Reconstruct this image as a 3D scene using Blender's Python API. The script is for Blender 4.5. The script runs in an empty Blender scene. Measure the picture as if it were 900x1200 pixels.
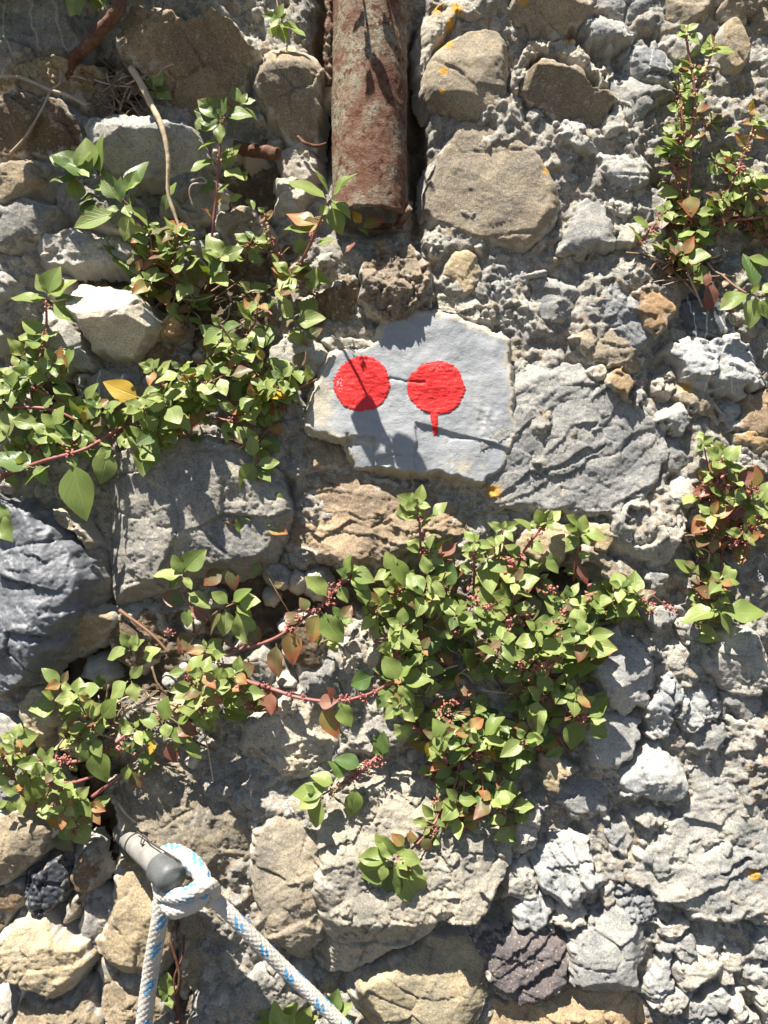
import bpy, math, random
import numpy as np
from mathutils import Vector, Matrix, Quaternion

# ------------------------------------------------------------------ camera, sky, sun, exposure
SC = bpy.context.scene
COL = SC.collection
S = 0.0006            # metres per unit of wall measure (about 0.6 mm)
D = 1000.0            # camera distance in the same units
ZC = 1.40             # camera height above the path

cam_d = bpy.data.cameras.new('camera'); cam = bpy.data.objects.new('camera', cam_d); COL.objects.link(cam)
cam.location = (0, -D*S, ZC); cam.rotation_euler = (math.radians(90), 0, 0)
cam_d.sensor_fit = 'VERTICAL'; cam_d.sensor_height = 24.0
cam_d.lens = 24.0*D/1200.0
cam_d.clip_start = 0.01; cam_d.clip_end = 3000
SC.camera = cam

SUN_D = Vector((0.64, 1.0, -2.45)).normalized()       # direction the light travels
sd = -SUN_D
elev = math.asin(sd.z); rot = math.atan2(sd.x, sd.y)
W = bpy.data.worlds.new('World'); SC.world = W; W.use_nodes = True
nt = W.node_tree; nt.nodes.clear()
wo = nt.nodes.new('ShaderNodeOutputWorld'); bg = nt.nodes.new('ShaderNodeBackground'); sk = nt.nodes.new('ShaderNodeTexSky')
sk.sky_type = 'NISHITA'; sk.sun_disc = False; sk.sun_elevation = elev; sk.sun_rotation = rot
sk.air_density = 0.7; sk.dust_density = 0.4; sk.altitude = 300
bg.inputs[1].default_value = 0.05
nt.links.new(sk.outputs[0], bg.inputs[0]); nt.links.new(bg.outputs[0], wo.inputs[0])
sl = bpy.data.lights.new('sun', 'SUN'); so = bpy.data.objects.new('sun', sl); COL.objects.link(so)
sl.energy = 5.0; sl.angle = math.radians(0.53); sl.color = (1.0, 0.945, 0.85)
so.rotation_euler = SUN_D.to_track_quat('-Z', 'Y').to_euler(); so.location = (-0.5, -1.5, 4)
SC.view_settings.view_transform = 'Standard'; SC.view_settings.look = 'None'
SC.view_settings.exposure = 1.5; SC.view_settings.gamma = 1.0
SC.view_settings.use_curve_mapping = False

# ------------------------------------------------------------------ noise (numpy)
_rs = np.random.RandomState(7)
PERM = _rs.permutation(1024).astype(np.int64)
GA = _rs.rand(1024)*2*np.pi
GX, GY = np.cos(GA), np.sin(GA)
RND = _rs.rand(4, 1024)
def _h(i, j, seed): return PERM[(PERM[(i + seed*131) & 1023] + j) & 1023]
def pn(x, y, seed=0):
    xi = np.floor(x).astype(np.int64); yi = np.floor(y).astype(np.int64)
    fx = x-xi; fy = y-yi
    u = fx*fx*fx*(fx*(fx*6-15)+10); v = fy*fy*fy*(fy*(fy*6-15)+10)
    def g(a, b):
        k = _h(xi+a, yi+b, seed); return GX[k]*(fx-a)+GY[k]*(fy-b)
    a = g(0, 0); b = g(1, 0); c = g(0, 1); d = g(1, 1)
    return ((a+(b-a)*u)+((c+(d-c)*u)-(a+(b-a)*u))*v)*1.5
def fbm(x, y, sc, octv=4, seed=0, gain=0.5):
    o = 0; a = 1.0; f = 1.0/sc
    for k in range(octv):
        o = o + a*pn(x*f+17.3*k, y*f-9.1*k, seed+k); a *= gain; f *= 2.03
    return o
def ridged(x, y, sc, octv=3, seed=0):
    o = 0; a = 1.0; f = 1.0/sc
    for k in range(octv):
        o = o + a*(1-np.abs(pn(x*f+3.7*k, y*f+5.9*k, seed+k))*2); a *= 0.5; f *= 2.1
    return o-0.8
def voro(x, y, sc, seed=0):
    X = x/sc; Y = y/sc
    xi = np.floor(X).astype(np.int64); yi = np.floor(Y).astype(np.int64)
    f1 = np.full(X.shape, 1e9); f2 = np.full(X.shape, 1e9)
    idx = np.zeros(X.shape, np.int64); dx = np.zeros(X.shape); dy = np.zeros(X.shape)
    for a in (-1, 0, 1):
        for b in (-1, 0, 1):
            k = _h(xi+a, yi+b, seed)
            px = xi+a+RND[0][k]; py = yi+b+RND[1][k]
            d = (X-px)**2+(Y-py)**2
            m = d < f1
            f2 = np.where(m, f1, np.minimum(f2, d))
            f1 = np.where(m, d, f1)
            idx = np.where(m, k, idx); dx = np.where(m, X-px, dx); dy = np.where(m, Y-py, dy)
    return np.sqrt(f1), np.sqrt(f2), idx, dx, dy
def sstep(a, b, x):
    t = np.clip((x-a)/(b-a), 0, 1); return t*t*(3-2*t)
def sdf(poly, x, y):
    P = np.asarray(poly, float); n = len(P)
    best = np.full(x.shape, 1e12); inside = np.zeros(x.shape, bool)
    for i in range(n):
        ax, ay = P[i]; bx, by = P[(i+1) % n]
        ex, ey = bx-ax, by-ay; L = ex*ex+ey*ey+1e-9
        t = np.clip(((x-ax)*ex+(y-ay)*ey)/L, 0, 1)
        best = np.minimum(best, (x-ax-t*ex)**2+(y-ay-t*ey)**2)
        c = (ay > y) != (by > y)
        with np.errstate(divide='ignore', invalid='ignore'):
            xx = ax+(y-ay)*ex/(ey if abs(ey) > 1e-9 else 1e-9)
        inside ^= c & (x < xx)
    d = np.sqrt(best); return np.where(inside, d, -d)
def chaikin(P):
    P = np.asarray(P, float); Q = np.roll(P, -1, 0)
    return np.stack([P*0.75+Q*0.25, P*0.25+Q*0.75], 1).reshape(-1, 2)

# ------------------------------------------------------------------ places
def at(px, py, h=0.0):
    k = (D-h)/D
    return Vector(((px-450)*S*k, -h*S, ZC+(600-py)*S*k))

# ------------------------------------------------------------------ node materials
def rgb(c): return (c[0], c[1], c[2], 1.0)
class NT:
    def __init__(s, name):
        s.m = bpy.data.materials.new(name); s.m.use_nodes = True
        s.t = s.m.node_tree; s.t.nodes.clear()
        s.out = s.t.nodes.new('ShaderNodeOutputMaterial')
        s.b = s.t.nodes.new('ShaderNodeBsdfPrincipled')
        s.t.links.new(s.b.outputs[0], s.out.inputs[0])
        s.b.inputs['Specular IOR Level'].default_value = 0.35
    def n(s, ty, **k):
        o = s.t.nodes.new('ShaderNode'+ty)
        for a, v in k.items(): setattr(o, a, v)
        return o
    def l(s, a, b): s.t.links.new(a, b)
    def coord(s, jitter=True):
        tc = s.n('TexCoord')
        if not jitter: return tc.outputs['Object']
        oi = s.n('ObjectInfo'); m = s.n('VectorMath', operation='SCALE'); m.inputs[0].default_value = (731, 412, 977)
        s.l(oi.outputs['Random'], m.inputs['Scale'])
        a = s.n('VectorMath', operation='ADD'); s.l(tc.outputs['Object'], a.inputs[0]); s.l(m.outputs[0], a.inputs[1])
        return a.outputs[0]
    def noise(s, vec, scale, detail=4, rough=0.55, dist=0.0):
        o = s.n('TexNoise'); o.inputs['Scale'].default_value = scale; o.inputs['Detail'].default_value = detail
        o.inputs['Roughness'].default_value = rough; o.inputs['Distortion'].default_value = dist
        s.l(vec, o.inputs['Vector']); return o.outputs[0]
    def ramp(s, f, a, b, va=0.0, vb=1.0):
        o = s.n('MapRange'); o.inputs[1].default_value = a; o.inputs[2].default_value = b
        o.inputs[3].default_value = va; o.inputs[4].default_value = vb
        s.l(f, o.inputs[0]); return o.outputs[0]
    def mix(s, f, a, b, blend='MIX'):
        o = s.n('Mix', data_type='RGBA', blend_type=blend)
        for v, i in ((f, 0), (a, 6), (b, 7)):
            if hasattr(v, 'is_output'): s.l(v, o.inputs[i])
            elif i == 0: o.inputs[0].default_value = v
            else: o.inputs[i].default_value = rgb(v)
        return o.outputs[2]
    def math(s, op, a, b=0.0):
        o = s.n('Math', operation=op)
        for i, v in ((0, a), (1, b)):
            if hasattr(v, 'is_output'): s.l(v, o.inputs[i])
            else: o.inputs[i].default_value = v
        return o.outputs[0]
    def attr(s, name):
        o = s.n('Attribute', attribute_name=name); return o.outputs['Fac']
    def bump(s, hgt, dist, strength=1.0, nrm=None):
        o = s.n('Bump'); o.inputs['Distance'].default_value = dist; o.inputs['Strength'].default_value = strength
        s.l(hgt, o.inputs['Height'])
        if nrm: s.l(nrm, o.inputs['Normal'])
        return o.outputs[0]
    def set(s, name, v):
        if hasattr(v, 'is_output'): s.l(v, s.b.inputs[name])
        elif isinstance(v, tuple): s.b.inputs[name].default_value = rgb(v)
        else: s.b.inputs[name].default_value = v

MORT = (0.46, 0.43, 0.375)
def mat_stone():
    t = NT('stone'); v = t.coord()
    oi = t.n('ObjectInfo'); c = oi.outputs['Color']
    n1 = t.noise(v, 0.018, 5, 0.6, 0.6); n2 = t.noise(v, 0.09, 6, 0.65, 0.3); n3 = t.noise(v, 0.55, 3, 0.6)
    col = t.mix(t.ramp(n1, 0.3, 0.7), t.mix(1.0, c, (0.62, 0.64, 0.68), 'MULTIPLY'), t.mix(1.0, c, (1.30, 1.25, 1.15), 'MULTIPLY'))
    col = t.mix(t.ramp(n2, 0.35, 0.68), col, t.mix(1.0, col, (1.30, 1.26, 1.18), 'MULTIPLY'))
    col = t.mix(t.ramp(n3, 0.44, 0.64, 0, 0.8), col, t.mix(1.0, col, (0.52, 0.51, 0.49), 'MULTIPLY'))
    # grey-black weathering crust and scattered pale grains
    n6 = t.noise(v, 0.05, 7, 0.72, 0.8)
    col = t.mix(t.ramp(n6, 0.56, 0.70, 0, 0.6), col, t.mix(1.0, col, (0.42, 0.42, 0.43), 'MULTIPLY'))
    n7 = t.noise(v, 0.32, 4, 0.7)
    col = t.mix(t.ramp(n7, 0.59, 0.68, 0, 0.7), col, (0.56, 0.53, 0.47))
    # ochre staining
    n4 = t.noise(v, 0.03, 4, 0.6, 1.0)
    col = t.mix(t.ramp(n4, 0.58, 0.74, 0, 0.28), col, t.mix(1.0, col, (1.35, 1.0, 0.62), 'MULTIPLY'))
    # thin pale mineral veins
    w = t.n('TexWave'); w.inputs['Scale'].default_value = 0.012; w.inputs['Distortion'].default_value = 14; w.inputs['Detail'].default_value = 3
    w.inputs['Detail Scale'].default_value = 0.6
    t.l(v, w.inputs['Vector'])
    vein = t.math('MULTIPLY', t.ramp(w.outputs[1], 0.982, 1.0), t.attr('vein'))
    col = t.mix(vein, col, (0.62, 0.60, 0.56))
    # mortar and dust caught round the rim and in smears
    e = t.attr('edge'); n5 = t.noise(v, 0.07, 5, 0.7)
    sm = t.ramp(t.math('ADD', e, t.ramp(n5, 0.3, 0.7, -9, 9)), 1.0, 6.0, 0.9, 0.0)
    col = t.mix(sm, col, MORT)
    sm2 = t.math('MULTIPLY', t.ramp(t.noise(v, 0.045, 6, 0.72, 0.4), 0.58, 0.68), t.attr('smear'))
    col = t.mix(sm2, col, (0.47, 0.45, 0.405))
    # lichen
    li = t.ramp(t.math('ADD', t.attr('lichen'), t.ramp(n7, 0.3, 0.7, -0.55, 0.55)), 0.35, 0.6)
    col = t.mix(li, col, t.mix(n3, (0.45, 0.25, 0.04), (0.66, 0.36, 0.06)))
    t.set('Base Color', col)
    t.set('Roughness', t.ramp(n2, 0.3, 0.7, 0.62, 0.9))
    h = t.math('ADD', t.math('MULTIPLY', t.noise(v, 0.8, 5, 0.75), 1.0), t.math('MULTIPLY', t.noise(v, 0.22, 6, 0.7), 1.0))
    t.set('Normal', t.bump(h, 2.6*S, 0.8))
    return t.m
def mat_slate():
    t = NT('slate'); v = t.coord()
    c = t.n('ObjectInfo').outputs['Color']
    n1 = t.noise(v, 0.03, 5, 0.6, 1.0); n2 = t.noise(v, 0.14, 6, 0.7, 0.5)
    col = t.mix(t.ramp(n1, 0.35, 0.68), c, t.mix(1.0, c, (1.9, 1.9, 1.85), 'MULTIPLY'))
    col = t.mix(t.ramp(n2, 0.52, 0.75, 0, 0.5), col, t.mix(1.0, col, (1.8, 1.8, 1.75), 'MULTIPLY'))
    w = t.n('TexWave'); w.inputs['Scale'].default_value = 0.016; w.inputs['Distortion'].default_value = 10; w.inputs['Detail'].default_value = 3
    t.l(v, w.inputs['Vector'])
    col = t.mix(t.math('MULTIPLY', t.ramp(w.outputs[1], 0.96, 1.0), t.attr('vein')), col, (0.5, 0.5, 0.49))
    e = t.attr('edge'); sm = t.ramp(t.math('ADD', e, t.ramp(n2, 0.3, 0.7, -7, 7)), 0.0, 4.0, 0.7, 0.0)
    col = t.mix(sm, col, (0.3, 0.27, 0.22))
    t.set('Base Color', col); t.set('Roughness', t.ramp(n2, 0.3, 0.7, 0.38, 0.62)); t.set('Specular IOR Level', 0.6)
    t.set('Normal', t.bump(t.noise(v, 0.25, 6, 0.7), 3.0*S, 0.35))
    return t.m
def mat_mortar():
    t = NT('mortar'); v = t.coord(False)
    n1 = t.noise(v, 0.012, 5, 0.6, 0.5); n2 = t.noise(v, 0.08, 6, 0.7); n3 = t.noise(v, 0.6, 3, 0.6)
    col = t.mix(t.ramp(n1, 0.35, 0.65), (0.395, 0.378, 0.345), (0.57, 0.54, 0.475))
    col = t.mix(t.ramp(n2, 0.35, 0.7), t.mix(1.0, col, (0.78, 0.77, 0.76), 'MULTIPLY'), t.mix(1.0, col, (1.2, 1.19, 1.17), 'MULTIPLY'))
    vo = t.n('TexVoronoi'); vo.inputs['Scale'].default_value = 0.14; t.l(v, vo.inputs['Vector'])
    ag = t.n('SeparateColor'); t.l(vo.outputs['Color'], ag.inputs[0])
    col = t.mix(t.ramp(ag.outputs[0], 0.72, 0.76, 0, 0.6), col, (0.22, 0.215, 0.21))
    col = t.mix(t.ramp(ag.outputs[1], 0.8, 0.84, 0, 0.5), col, (0.45, 0.33, 0.2))
    col = t.mix(t.ramp(n3, 0.44, 0.62, 0, 0.8), col, t.mix(1.0, col, (0.5, 0.485, 0.46), 'MULTIPLY'))
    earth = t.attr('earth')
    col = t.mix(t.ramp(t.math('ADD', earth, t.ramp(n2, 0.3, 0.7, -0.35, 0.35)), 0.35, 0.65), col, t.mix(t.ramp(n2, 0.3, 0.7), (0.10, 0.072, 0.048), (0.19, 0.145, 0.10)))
    t.set('Base Color', col); t.set('Roughness', 0.92); t.set('Specular IOR Level', 0.2)
    h = t.math('ADD', t.noise(v, 0.8, 5, 0.75), t.math('MULTIPLY', t.noise(v, 0.25, 6, 0.75), 1.2))
    t.set('Normal', t.bump(h, 3.0*S, 0.85))
    return t.m
def mat_paint():
    t = NT('grey_paint'); v = t.coord(False)
    n1 = t.noise(v, 0.02, 4, 0.6, 0.5); n2 = t.noise(v, 0.12, 6, 0.7); n3 = t.noise(v, 0.6, 3)
    col = t.mix(t.ramp(n1, 0.35, 0.65), (0.24, 0.25, 0.265), (0.31, 0.32, 0.33))
    col = t.mix(t.ramp(n2, 0.52, 0.75, 0, 0.6), col, (0.36, 0.355, 0.345))
    col = t.mix(t.ramp(t.noise(v, 0.035, 5, 0.65, 0.6), 0.52, 0.70, 0, 0.55), col, (0.30, 0.28, 0.24))
    col = t.mix(t.ramp(t.noise(v, 0.4, 4, 0.7), 0.62, 0.70, 0, 0.7), col, (0.20, 0.195, 0.19))
    rub = t.attr('rub')
    col = t.mix(t.ramp(t.math('ADD', rub, t.ramp(n2, 0.3, 0.7, -0.4, 0.4)), 0.4, 0.7), col, t.mix(t.ramp(n3, 0.4, 0.6), (0.42, 0.37, 0.28), (0.33, 0.30, 0.255)))
    col = t.mix(t.ramp(t.attr('lichen'), 0.4, 0.6), col, (0.72, 0.36, 0.03))
    t.set('Base Color', col); t.set('Roughness', 0.6)
    # brush drag, level
    m = t.n('Mapping'); m.inputs['Scale'].default_value = (0.05, 1.0, 0.35); t.l(v, m.inputs[0])
    br = t.noise(m.outputs[0], 1.0, 3)
    t.set('Normal', t.bump(t.math('ADD', t.math('MULTIPLY', br, 0.3), t.math('ADD', n2, t.noise(v, 0.5, 4, .7))), 1.4*S, 0.5))
    return t.m
def mat_red():
    t = NT('red_paint'); v = t.coord(False)
    n2 = t.noise(v, 0.12, 5, 0.65); n3 = t.noise(v, 0.5, 3)
    col = t.mix(t.ramp(n2, 0.35, 0.7), (0.55, 0.018, 0.018), (0.63, 0.028, 0.024))
    col = t.mix(t.ramp(t.math('ADD', t.attr('worn'), t.ramp(n3, 0.3, 0.7, -0.35, 0.35)), 0.55, 0.7), col, (0.55, 0.35, 0.34))
    mp = t.n('Mapping'); mp.inputs['Scale'].default_value = (0.9, 1, 0.07); mp.inputs['Rotation'].default_value = (0, 0.5, 0); t.l(v, mp.inputs[0])
    drag = t.noise(mp.outputs[0], 1.0, 3, 0.6)
    col = t.mix(t.ramp(drag, 0.5, 0.75, 0, 0.5), col, (0.36, 0.012, 0.02))
    col = t.mix(t.math('MULTIPLY', t.ramp(drag, 0.33, 0.24, 0, 1), t.ramp(n3, 0.45, 0.6)), col, (0.55, 0.16, 0.16))
    t.set('Base Color', col); t.set('Roughness', 0.5)
    t.set('Normal', t.bump(t.math('ADD', t.noise(v, 0.2, 5, 0.6), drag), 1.4*S, 0.6))
    return t.m
def mat_rust(name='rust', green=True):
    t = NT(name); v = t.coord()
    n1 = t.noise(v, 0.03, 5, 0.65, 0.6); n2 = t.noise(v, 0.16, 6, 0.7); n3 = t.noise(v, 0.6, 3)
    col = t.mix(t.ramp(n2, 0.35, 0.7), (0.070, 0.029, 0.018), (0.165, 0.072, 0.040))
    col = t.mix(t.ramp(n1, 0.4, 0.62), col, t.mix(t.ramp(n2, 0.4, 0.6), (0.125, 0.062, 0.042), (0.185, 0.112, 0.070)))
    if green:
        g = t.math('MULTIPLY', t.ramp(t.noise(v, 0.022, 5, 0.65, 0.8), 0.45, 0.60), t.ramp(t.noise(v, 0.22, 5, 0.75), 0.40, 0.56))
        col = t.mix(t.math('MULTIPLY', g, 0.75), col, t.mix(n3, (0.23, 0.25, 0.185), (0.31, 0.31, 0.225)))
        pit = t.ramp(t.noise(v, 0.13, 2, 0.5), 0.60, 0.68)
        col = t.mix(pit, col, (0.085, 0.028, 0.016))
    t.set('Base Color', col); t.set('Roughness', 0.85); t.set('Specular IOR Level', 0.25)
    t.set('Normal', t.bump(t.math('ADD', n2, t.math('MULTIPLY', n3, 0.5)), 2.2*S, 0.7))
    return t.m
def mat_simple(name, c1, c2, rough=0.7, sc=0.15, bump=1.0, spec=0.35):
    t = NT(name); v = t.coord(); n = t.noise(v, sc, 5, 0.65)
    t.set('Base Color', t.mix(t.ramp(n, 0.3, 0.7), c1, c2)); t.set('Roughness', rough); t.set('Specular IOR Level', spec)
    t.set('Normal', t.bump(t.noise(v, sc*3, 4, 0.6), bump*S, 0.6))
    return t.m
def mat_leaf(name, base, young, tipc, rim=0.0, spots=False):
    t = NT(name)
    uv = t.n('UVMap', uv_map='UVMap').outputs[0]
    sp = t.n('SeparateXYZ'); t.l(uv, sp.inputs[0]); U, V = sp.outputs[0], sp.outputs[1]   # U across -1..1 stored 0..1, V along
    r = t.n('ObjectInfo').outputs['Random']; v = t.coord()
    au = t.math('ABSOLUTE', t.math('SUBTRACT', U, 0.5))
    n1 = t.noise(v, 1.6, 4, 0.6)
    col = t.mix(t.ramp(r, 0.0, 1.0), base, young)
    col = t.mix(t.ramp(n1, 0.35, 0.7, 0, 0.45), col, t.mix(1.0, col, (0.72, 0.74, 0.7), 'MULTIPLY'))
    # side veins sweep forward from the midrib
    vv = t.math('SUBTRACT', t.math('MULTIPLY', V, 7.0), t.math('MULTIPLY', au, 7.0))
    sv = t.math('ABSOLUTE', t.math('SUBTRACT', t.math('FRACT', vv), 0.5))
    svm = t.ramp(sv, 0.0, 0.09, 1.0, 0.0); mid = t.ramp(au, 0.012, 0.035, 1.0, 0.0)
    vein = t.math('MAXIMUM', t.math('MULTIPLY', svm, 0.45), mid)
    col = t.mix(t.math('MULTIPLY', vein, 0.55), col, t.mix(1.0, col, (1.6, 1.45, 1.5), 'MULTIPLY'))
    # coloured tip and rim
    tipf = t.math('ADD', t.math('MULTIPLY', au, 0.9), t.math('ADD', V, t.ramp(n1, 0.3, 0.7, -0.22, 0.22)))
    col = t.mix(t.ramp(tipf, 1.02-rim, 1.35-rim), col, tipc)
    if spots:
        s2 = t.n('TexVoronoi'); s2.inputs['Scale'].default_value = 3.2; t.l(v, s2.inputs['Vector'])
        col = t.mix(t.ramp(s2.outputs['Distance'], 0.2, 0.27, 0.95, 0.0), col, (0.045, 0.02, 0.01))
    t.set('Base Color', col); t.set('Roughness', t.ramp(n1, 0.3, 0.7, 0.36, 0.52)); t.set('Specular IOR Level', 0.5)
    hb = t.math('ADD', t.math('MULTIPLY', vein, -1.0), t.math('MULTIPLY', t.noise(v, 3.5, 3), 1.2))
    t.set('Normal', t.bump(hb, 0.0005, 0.5))
    tr = t.n('BsdfTranslucent'); t.l(t.mix(1.0, col, (1.25, 1.3, 0.55), 'MULTIPLY'), tr.inputs[0])
    mx = t.n('MixShader'); mx.inputs[0].default_value = 0.30
    t.l(t.b.outputs[0], mx.inputs[1]); t.l(tr.outputs[0], mx.inputs[2]); t.l(mx.outputs[0], t.out.inputs[0])
    return t.m

M = dict(stone=mat_stone(), slate=mat_slate(), mortar=mat_mortar(), paint=mat_paint(), red=mat_red(),
         rust=mat_rust(), rustbar=mat_rust('rusty_iron', False))
M['peg'] = mat_simple('grey_plastic', (0.17, 0.162, 0.148), (0.26, 0.248, 0.226), 0.6, 0.06, 1.0)
M['rubber'] = mat_simple('dark_rubber', (0.075, 0.08, 0.08), (0.115, 0.12, 0.118), 0.5, 0.06, 1.0)
M['wire'] = mat_simple('dark_wire', (0.035, 0.028, 0.022), (0.06, 0.045, 0.035), 0.6)
M['straw'] = mat_simple('dry_straw', (0.36, 0.27, 0.16), (0.55, 0.44, 0.29), 0.7, 0.08)
M['twig'] = mat_simple('dead_twig', (0.10, 0.065, 0.04), (0.22, 0.15, 0.09), 0.85, 0.1)
M['root'] = mat_simple('dry_root', (0.28, 0.21, 0.15), (0.42, 0.34, 0.26), 0.8, 0.1)
M['stem_red'] = mat_simple('red_stem', (0.20, 0.060, 0.055), (0.30, 0.125, 0.10), 0.5, 0.05)
M['stem_brown'] = mat_simple('brown_stem', (0.14, 0.065, 0.04), (0.22, 0.12, 0.07), 0.6, 0.05)
M['stem_green'] = mat_simple('green_stem', (0.13, 0.15, 0.05), (0.22, 0.16, 0.08), 0.5, 0.05)
M['flower'] = mat_simple('reddish_flower', (0.30, 0.085, 0.075), (0.42, 0.18, 0.14), 0.6, 0.2)
M['flower_tan'] = mat_simple('tan_flower', (0.40, 0.20, 0.10), (0.45, 0.32, 0.16), 0.6, 0.2)
M['path'] = mat_simple('dark_path', (0.05, 0.047, 0.042), (0.075, 0.07, 0.06), 0.9, 4.0, 3)  # ground out of view, coloured dark to cut light bounced onto the wall
LEAFCOL = {
 'g': mat_leaf('green_leaf', (0.155, 0.215, 0.052), (0.230, 0.285, 0.080), (0.25, 0.22, 0.07)),
 'd': mat_leaf('dark_leaf', (0.078, 0.135, 0.034), (0.125, 0.185, 0.052), (0.16, 0.14, 0.05)),
 'y': mat_leaf('young_leaf', (0.245, 0.320, 0.092), (0.315, 0.365, 0.122), (0.32, 0.28, 0.09)),
 'b': mat_leaf('bronze_leaf', (0.12, 0.135, 0.045), (0.165, 0.125, 0.055), (0.19, 0.07, 0.04), 0.25),
 'o': mat_leaf('orange_leaf', (0.26, 0.22, 0.07), (0.32, 0.20, 0.08), (0.36, 0.12, 0.05), 0.28),
 'w': mat_leaf('yellow_leaf', (0.52, 0.33, 0.03), (0.48, 0.34, 0.05), (0.45, 0.25, 0.03), 0.0, True),
 'r': mat_leaf('red_leaf', (0.20, 0.075, 0.05), (0.27, 0.13, 0.085), (0.24, 0.06, 0.04), 0.2),
}

# ------------------------------------------------------------------ mesh helpers
def mesh_np(name, V, F, mat, attrs=None, smooth=True):
    """V (n,3), F (m,4) or (m,3) int arrays"""
    me = bpy.data.meshes.new(name)
    V = np.ascontiguousarray(V, np.float32); F = np.ascontiguousarray(F, np.int32); k = F.shape[1]
    me.vertices.add(len(V)); me.vertices.foreach_set('co', V.ravel())
    me.loops.add(F.size); me.loops.foreach_set('vertex_index', F.ravel())
    me.polygons.add(len(F)); me.polygons.foreach_set('loop_start', np.arange(0, F.size, k, dtype=np.int32))
    if smooth: me.polygons.foreach_set('use_smooth', np.ones(len(F), bool))
    me.update(calc_edges=True)
    for a, v in (attrs or {}).items():
        at_ = me.attributes.new(a, 'FLOAT', 'POINT'); at_.data.foreach_set('value', np.ascontiguousarray(v, np.float32))
    if mat: me.materials.append(mat)
    return me
def link(name, me, parent=None, loc=None, scale=S, color=None):
    o = bpy.data.objects.new(name, me); COL.objects.link(o)
    if parent is not None:
        o.parent = parent
    if loc is not None:
        o.location = Vector(loc)-(parent_world(parent) if parent is not None else Vector())
    o.scale = (scale,)*3
    if color is not None: o.color = rgb(color)
    return o
WPOS = {}
def parent_world(p):
    v = Vector(p.location)
    while p.parent: p = p.parent; v += Vector(p.location)
    return v
def thing(name, label, cat, loc, group=None):
    o = bpy.data.objects.new(name, None); COL.objects.link(o); o.location = loc
    o.empty_display_size = 0.02
    o['label'] = label; o['category'] = cat
    if group: o['group'] = group
    return o
def tag(o, label, cat, group=None):
    o['label'] = label; o['category'] = cat
    if group: o['group'] = group
    return o
def grid_faces(nx, ny, mask=None):
    i = np.arange(ny-1)[:, None]*nx+np.arange(nx-1)[None, :]
    q = np.stack([i, i+nx, i+nx+1, i+1], -1)       # front faces the camera (-Y)
    if mask is not None:
        mk = mask[:-1, :-1] & mask[1:, :-1] & mask[:-1, 1:] & mask[1:, 1:]
        return q[mk]
    return q.reshape(-1, 4)
def compact(V, F, attrs):
    u, inv = np.unique(F.ravel(), return_inverse=True)
    return V[u], inv.reshape(F.shape), {k: v[u] for k, v in attrs.items()}

def tube(path, rad, seg=8, disp=None):
    """path list of Vector, rad float or list; returns V,F with end caps"""
    P = np.array([tuple(p) for p in path], float); n = len(P)
    R = np.full(n, rad, float) if np.isscalar(rad) else np.asarray(rad, float)
    T = np.gradient(P, axis=0); T /= np.linalg.norm(T, axis=1, keepdims=True)+1e-12
    N = np.zeros_like(P); a = np.array([0.0, -1.0, 0.0])
    if abs(T[0] @ a) > 0.9: a = np.array([1.0, 0, 0])
    a = a-T[0]*(a @ T[0]); N[0] = a/np.linalg.norm(a)
    for i in range(1, n):
        b = N[i-1]-T[i]*(N[i-1] @ T[i]); N[i] = b/(np.linalg.norm(b)+1e-12)
    B = np.cross(T, N)
    th = np.arange(seg)*2*np.pi/seg
    rr = R[:, None]*np.ones(seg)[None, :]
    if disp is not None: rr = rr+disp(th)
    V = P[:, None, :]+rr[..., None]*(np.cos(th)[None, :, None]*N[:, None, :]+np.sin(th)[None, :, None]*B[:, None, :])
    V = V.reshape(-1, 3)
    i = np.arange(n-1)[:, None]*seg; j = np.arange(seg)[None, :]; j2 = (j+1) % seg
    F = np.stack([i+j, i+j2, i+seg+j2, i+seg+j], -1).reshape(-1, 4)
    c0 = len(V); V = np.vstack([V, P[0], P[-1]])
    jj = np.arange(seg); e = (n-1)*seg
    F = np.vstack([F, np.stack([np.full(seg, c0), (jj+1) % seg, jj, jj], -1), np.stack([np.full(seg, c0+1), e+jj, e+(jj+1) % seg, e+(jj+1) % seg], -1)])
    return V, F
def fix_tris(me_name, V, F, mat, attrs=None):
    """quads may hold degenerate caps (last index repeated): build through from_pydata"""
    me = bpy.data.meshes.new(me_name)
    me.from_pydata([tuple(v) for v in V], [], [tuple(f[:3]) if f[2] == f[3] else tuple(f) for f in F.tolist()])
    me.polygons.foreach_set('use_smooth', np.ones(len(me.polygons), bool))
    for a, v in (attrs or {}).items():
        q = me.attributes.new(a, 'FLOAT', 'POINT'); q.data.foreach_set('value', np.ascontiguousarray(v, np.float32))
    if mat: me.materials.append(mat)
    return me
def catmull(pts, step):
    P = [Vector(p) for p in pts]; P = [P[0]*2-P[1]]+P+[P[-1]*2-P[-2]]; out = []
    for i in range(1, len(P)-2):
        n = max(1, int((P[i+1]-P[i]).length/step))
        for k in range(n):
            t = k/n; a, b, c, d = P[i-1], P[i], P[i+1], P[i+2]
            out.append(0.5*((2*b)+(c-a)*t+(2*a-5*b+4*c-d)*t*t+(3*b-a-3*c+d)*t**3))
    out.append(P[-2]); return out
def px_path(pts, step=3.0):
    """pixel points (px,py,h) -> local px-unit coordinates (x, -h, z) already placed for depth, plus world origin"""
    w = [at(*p)/S for p in pts]
    return catmull(w, step)
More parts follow.
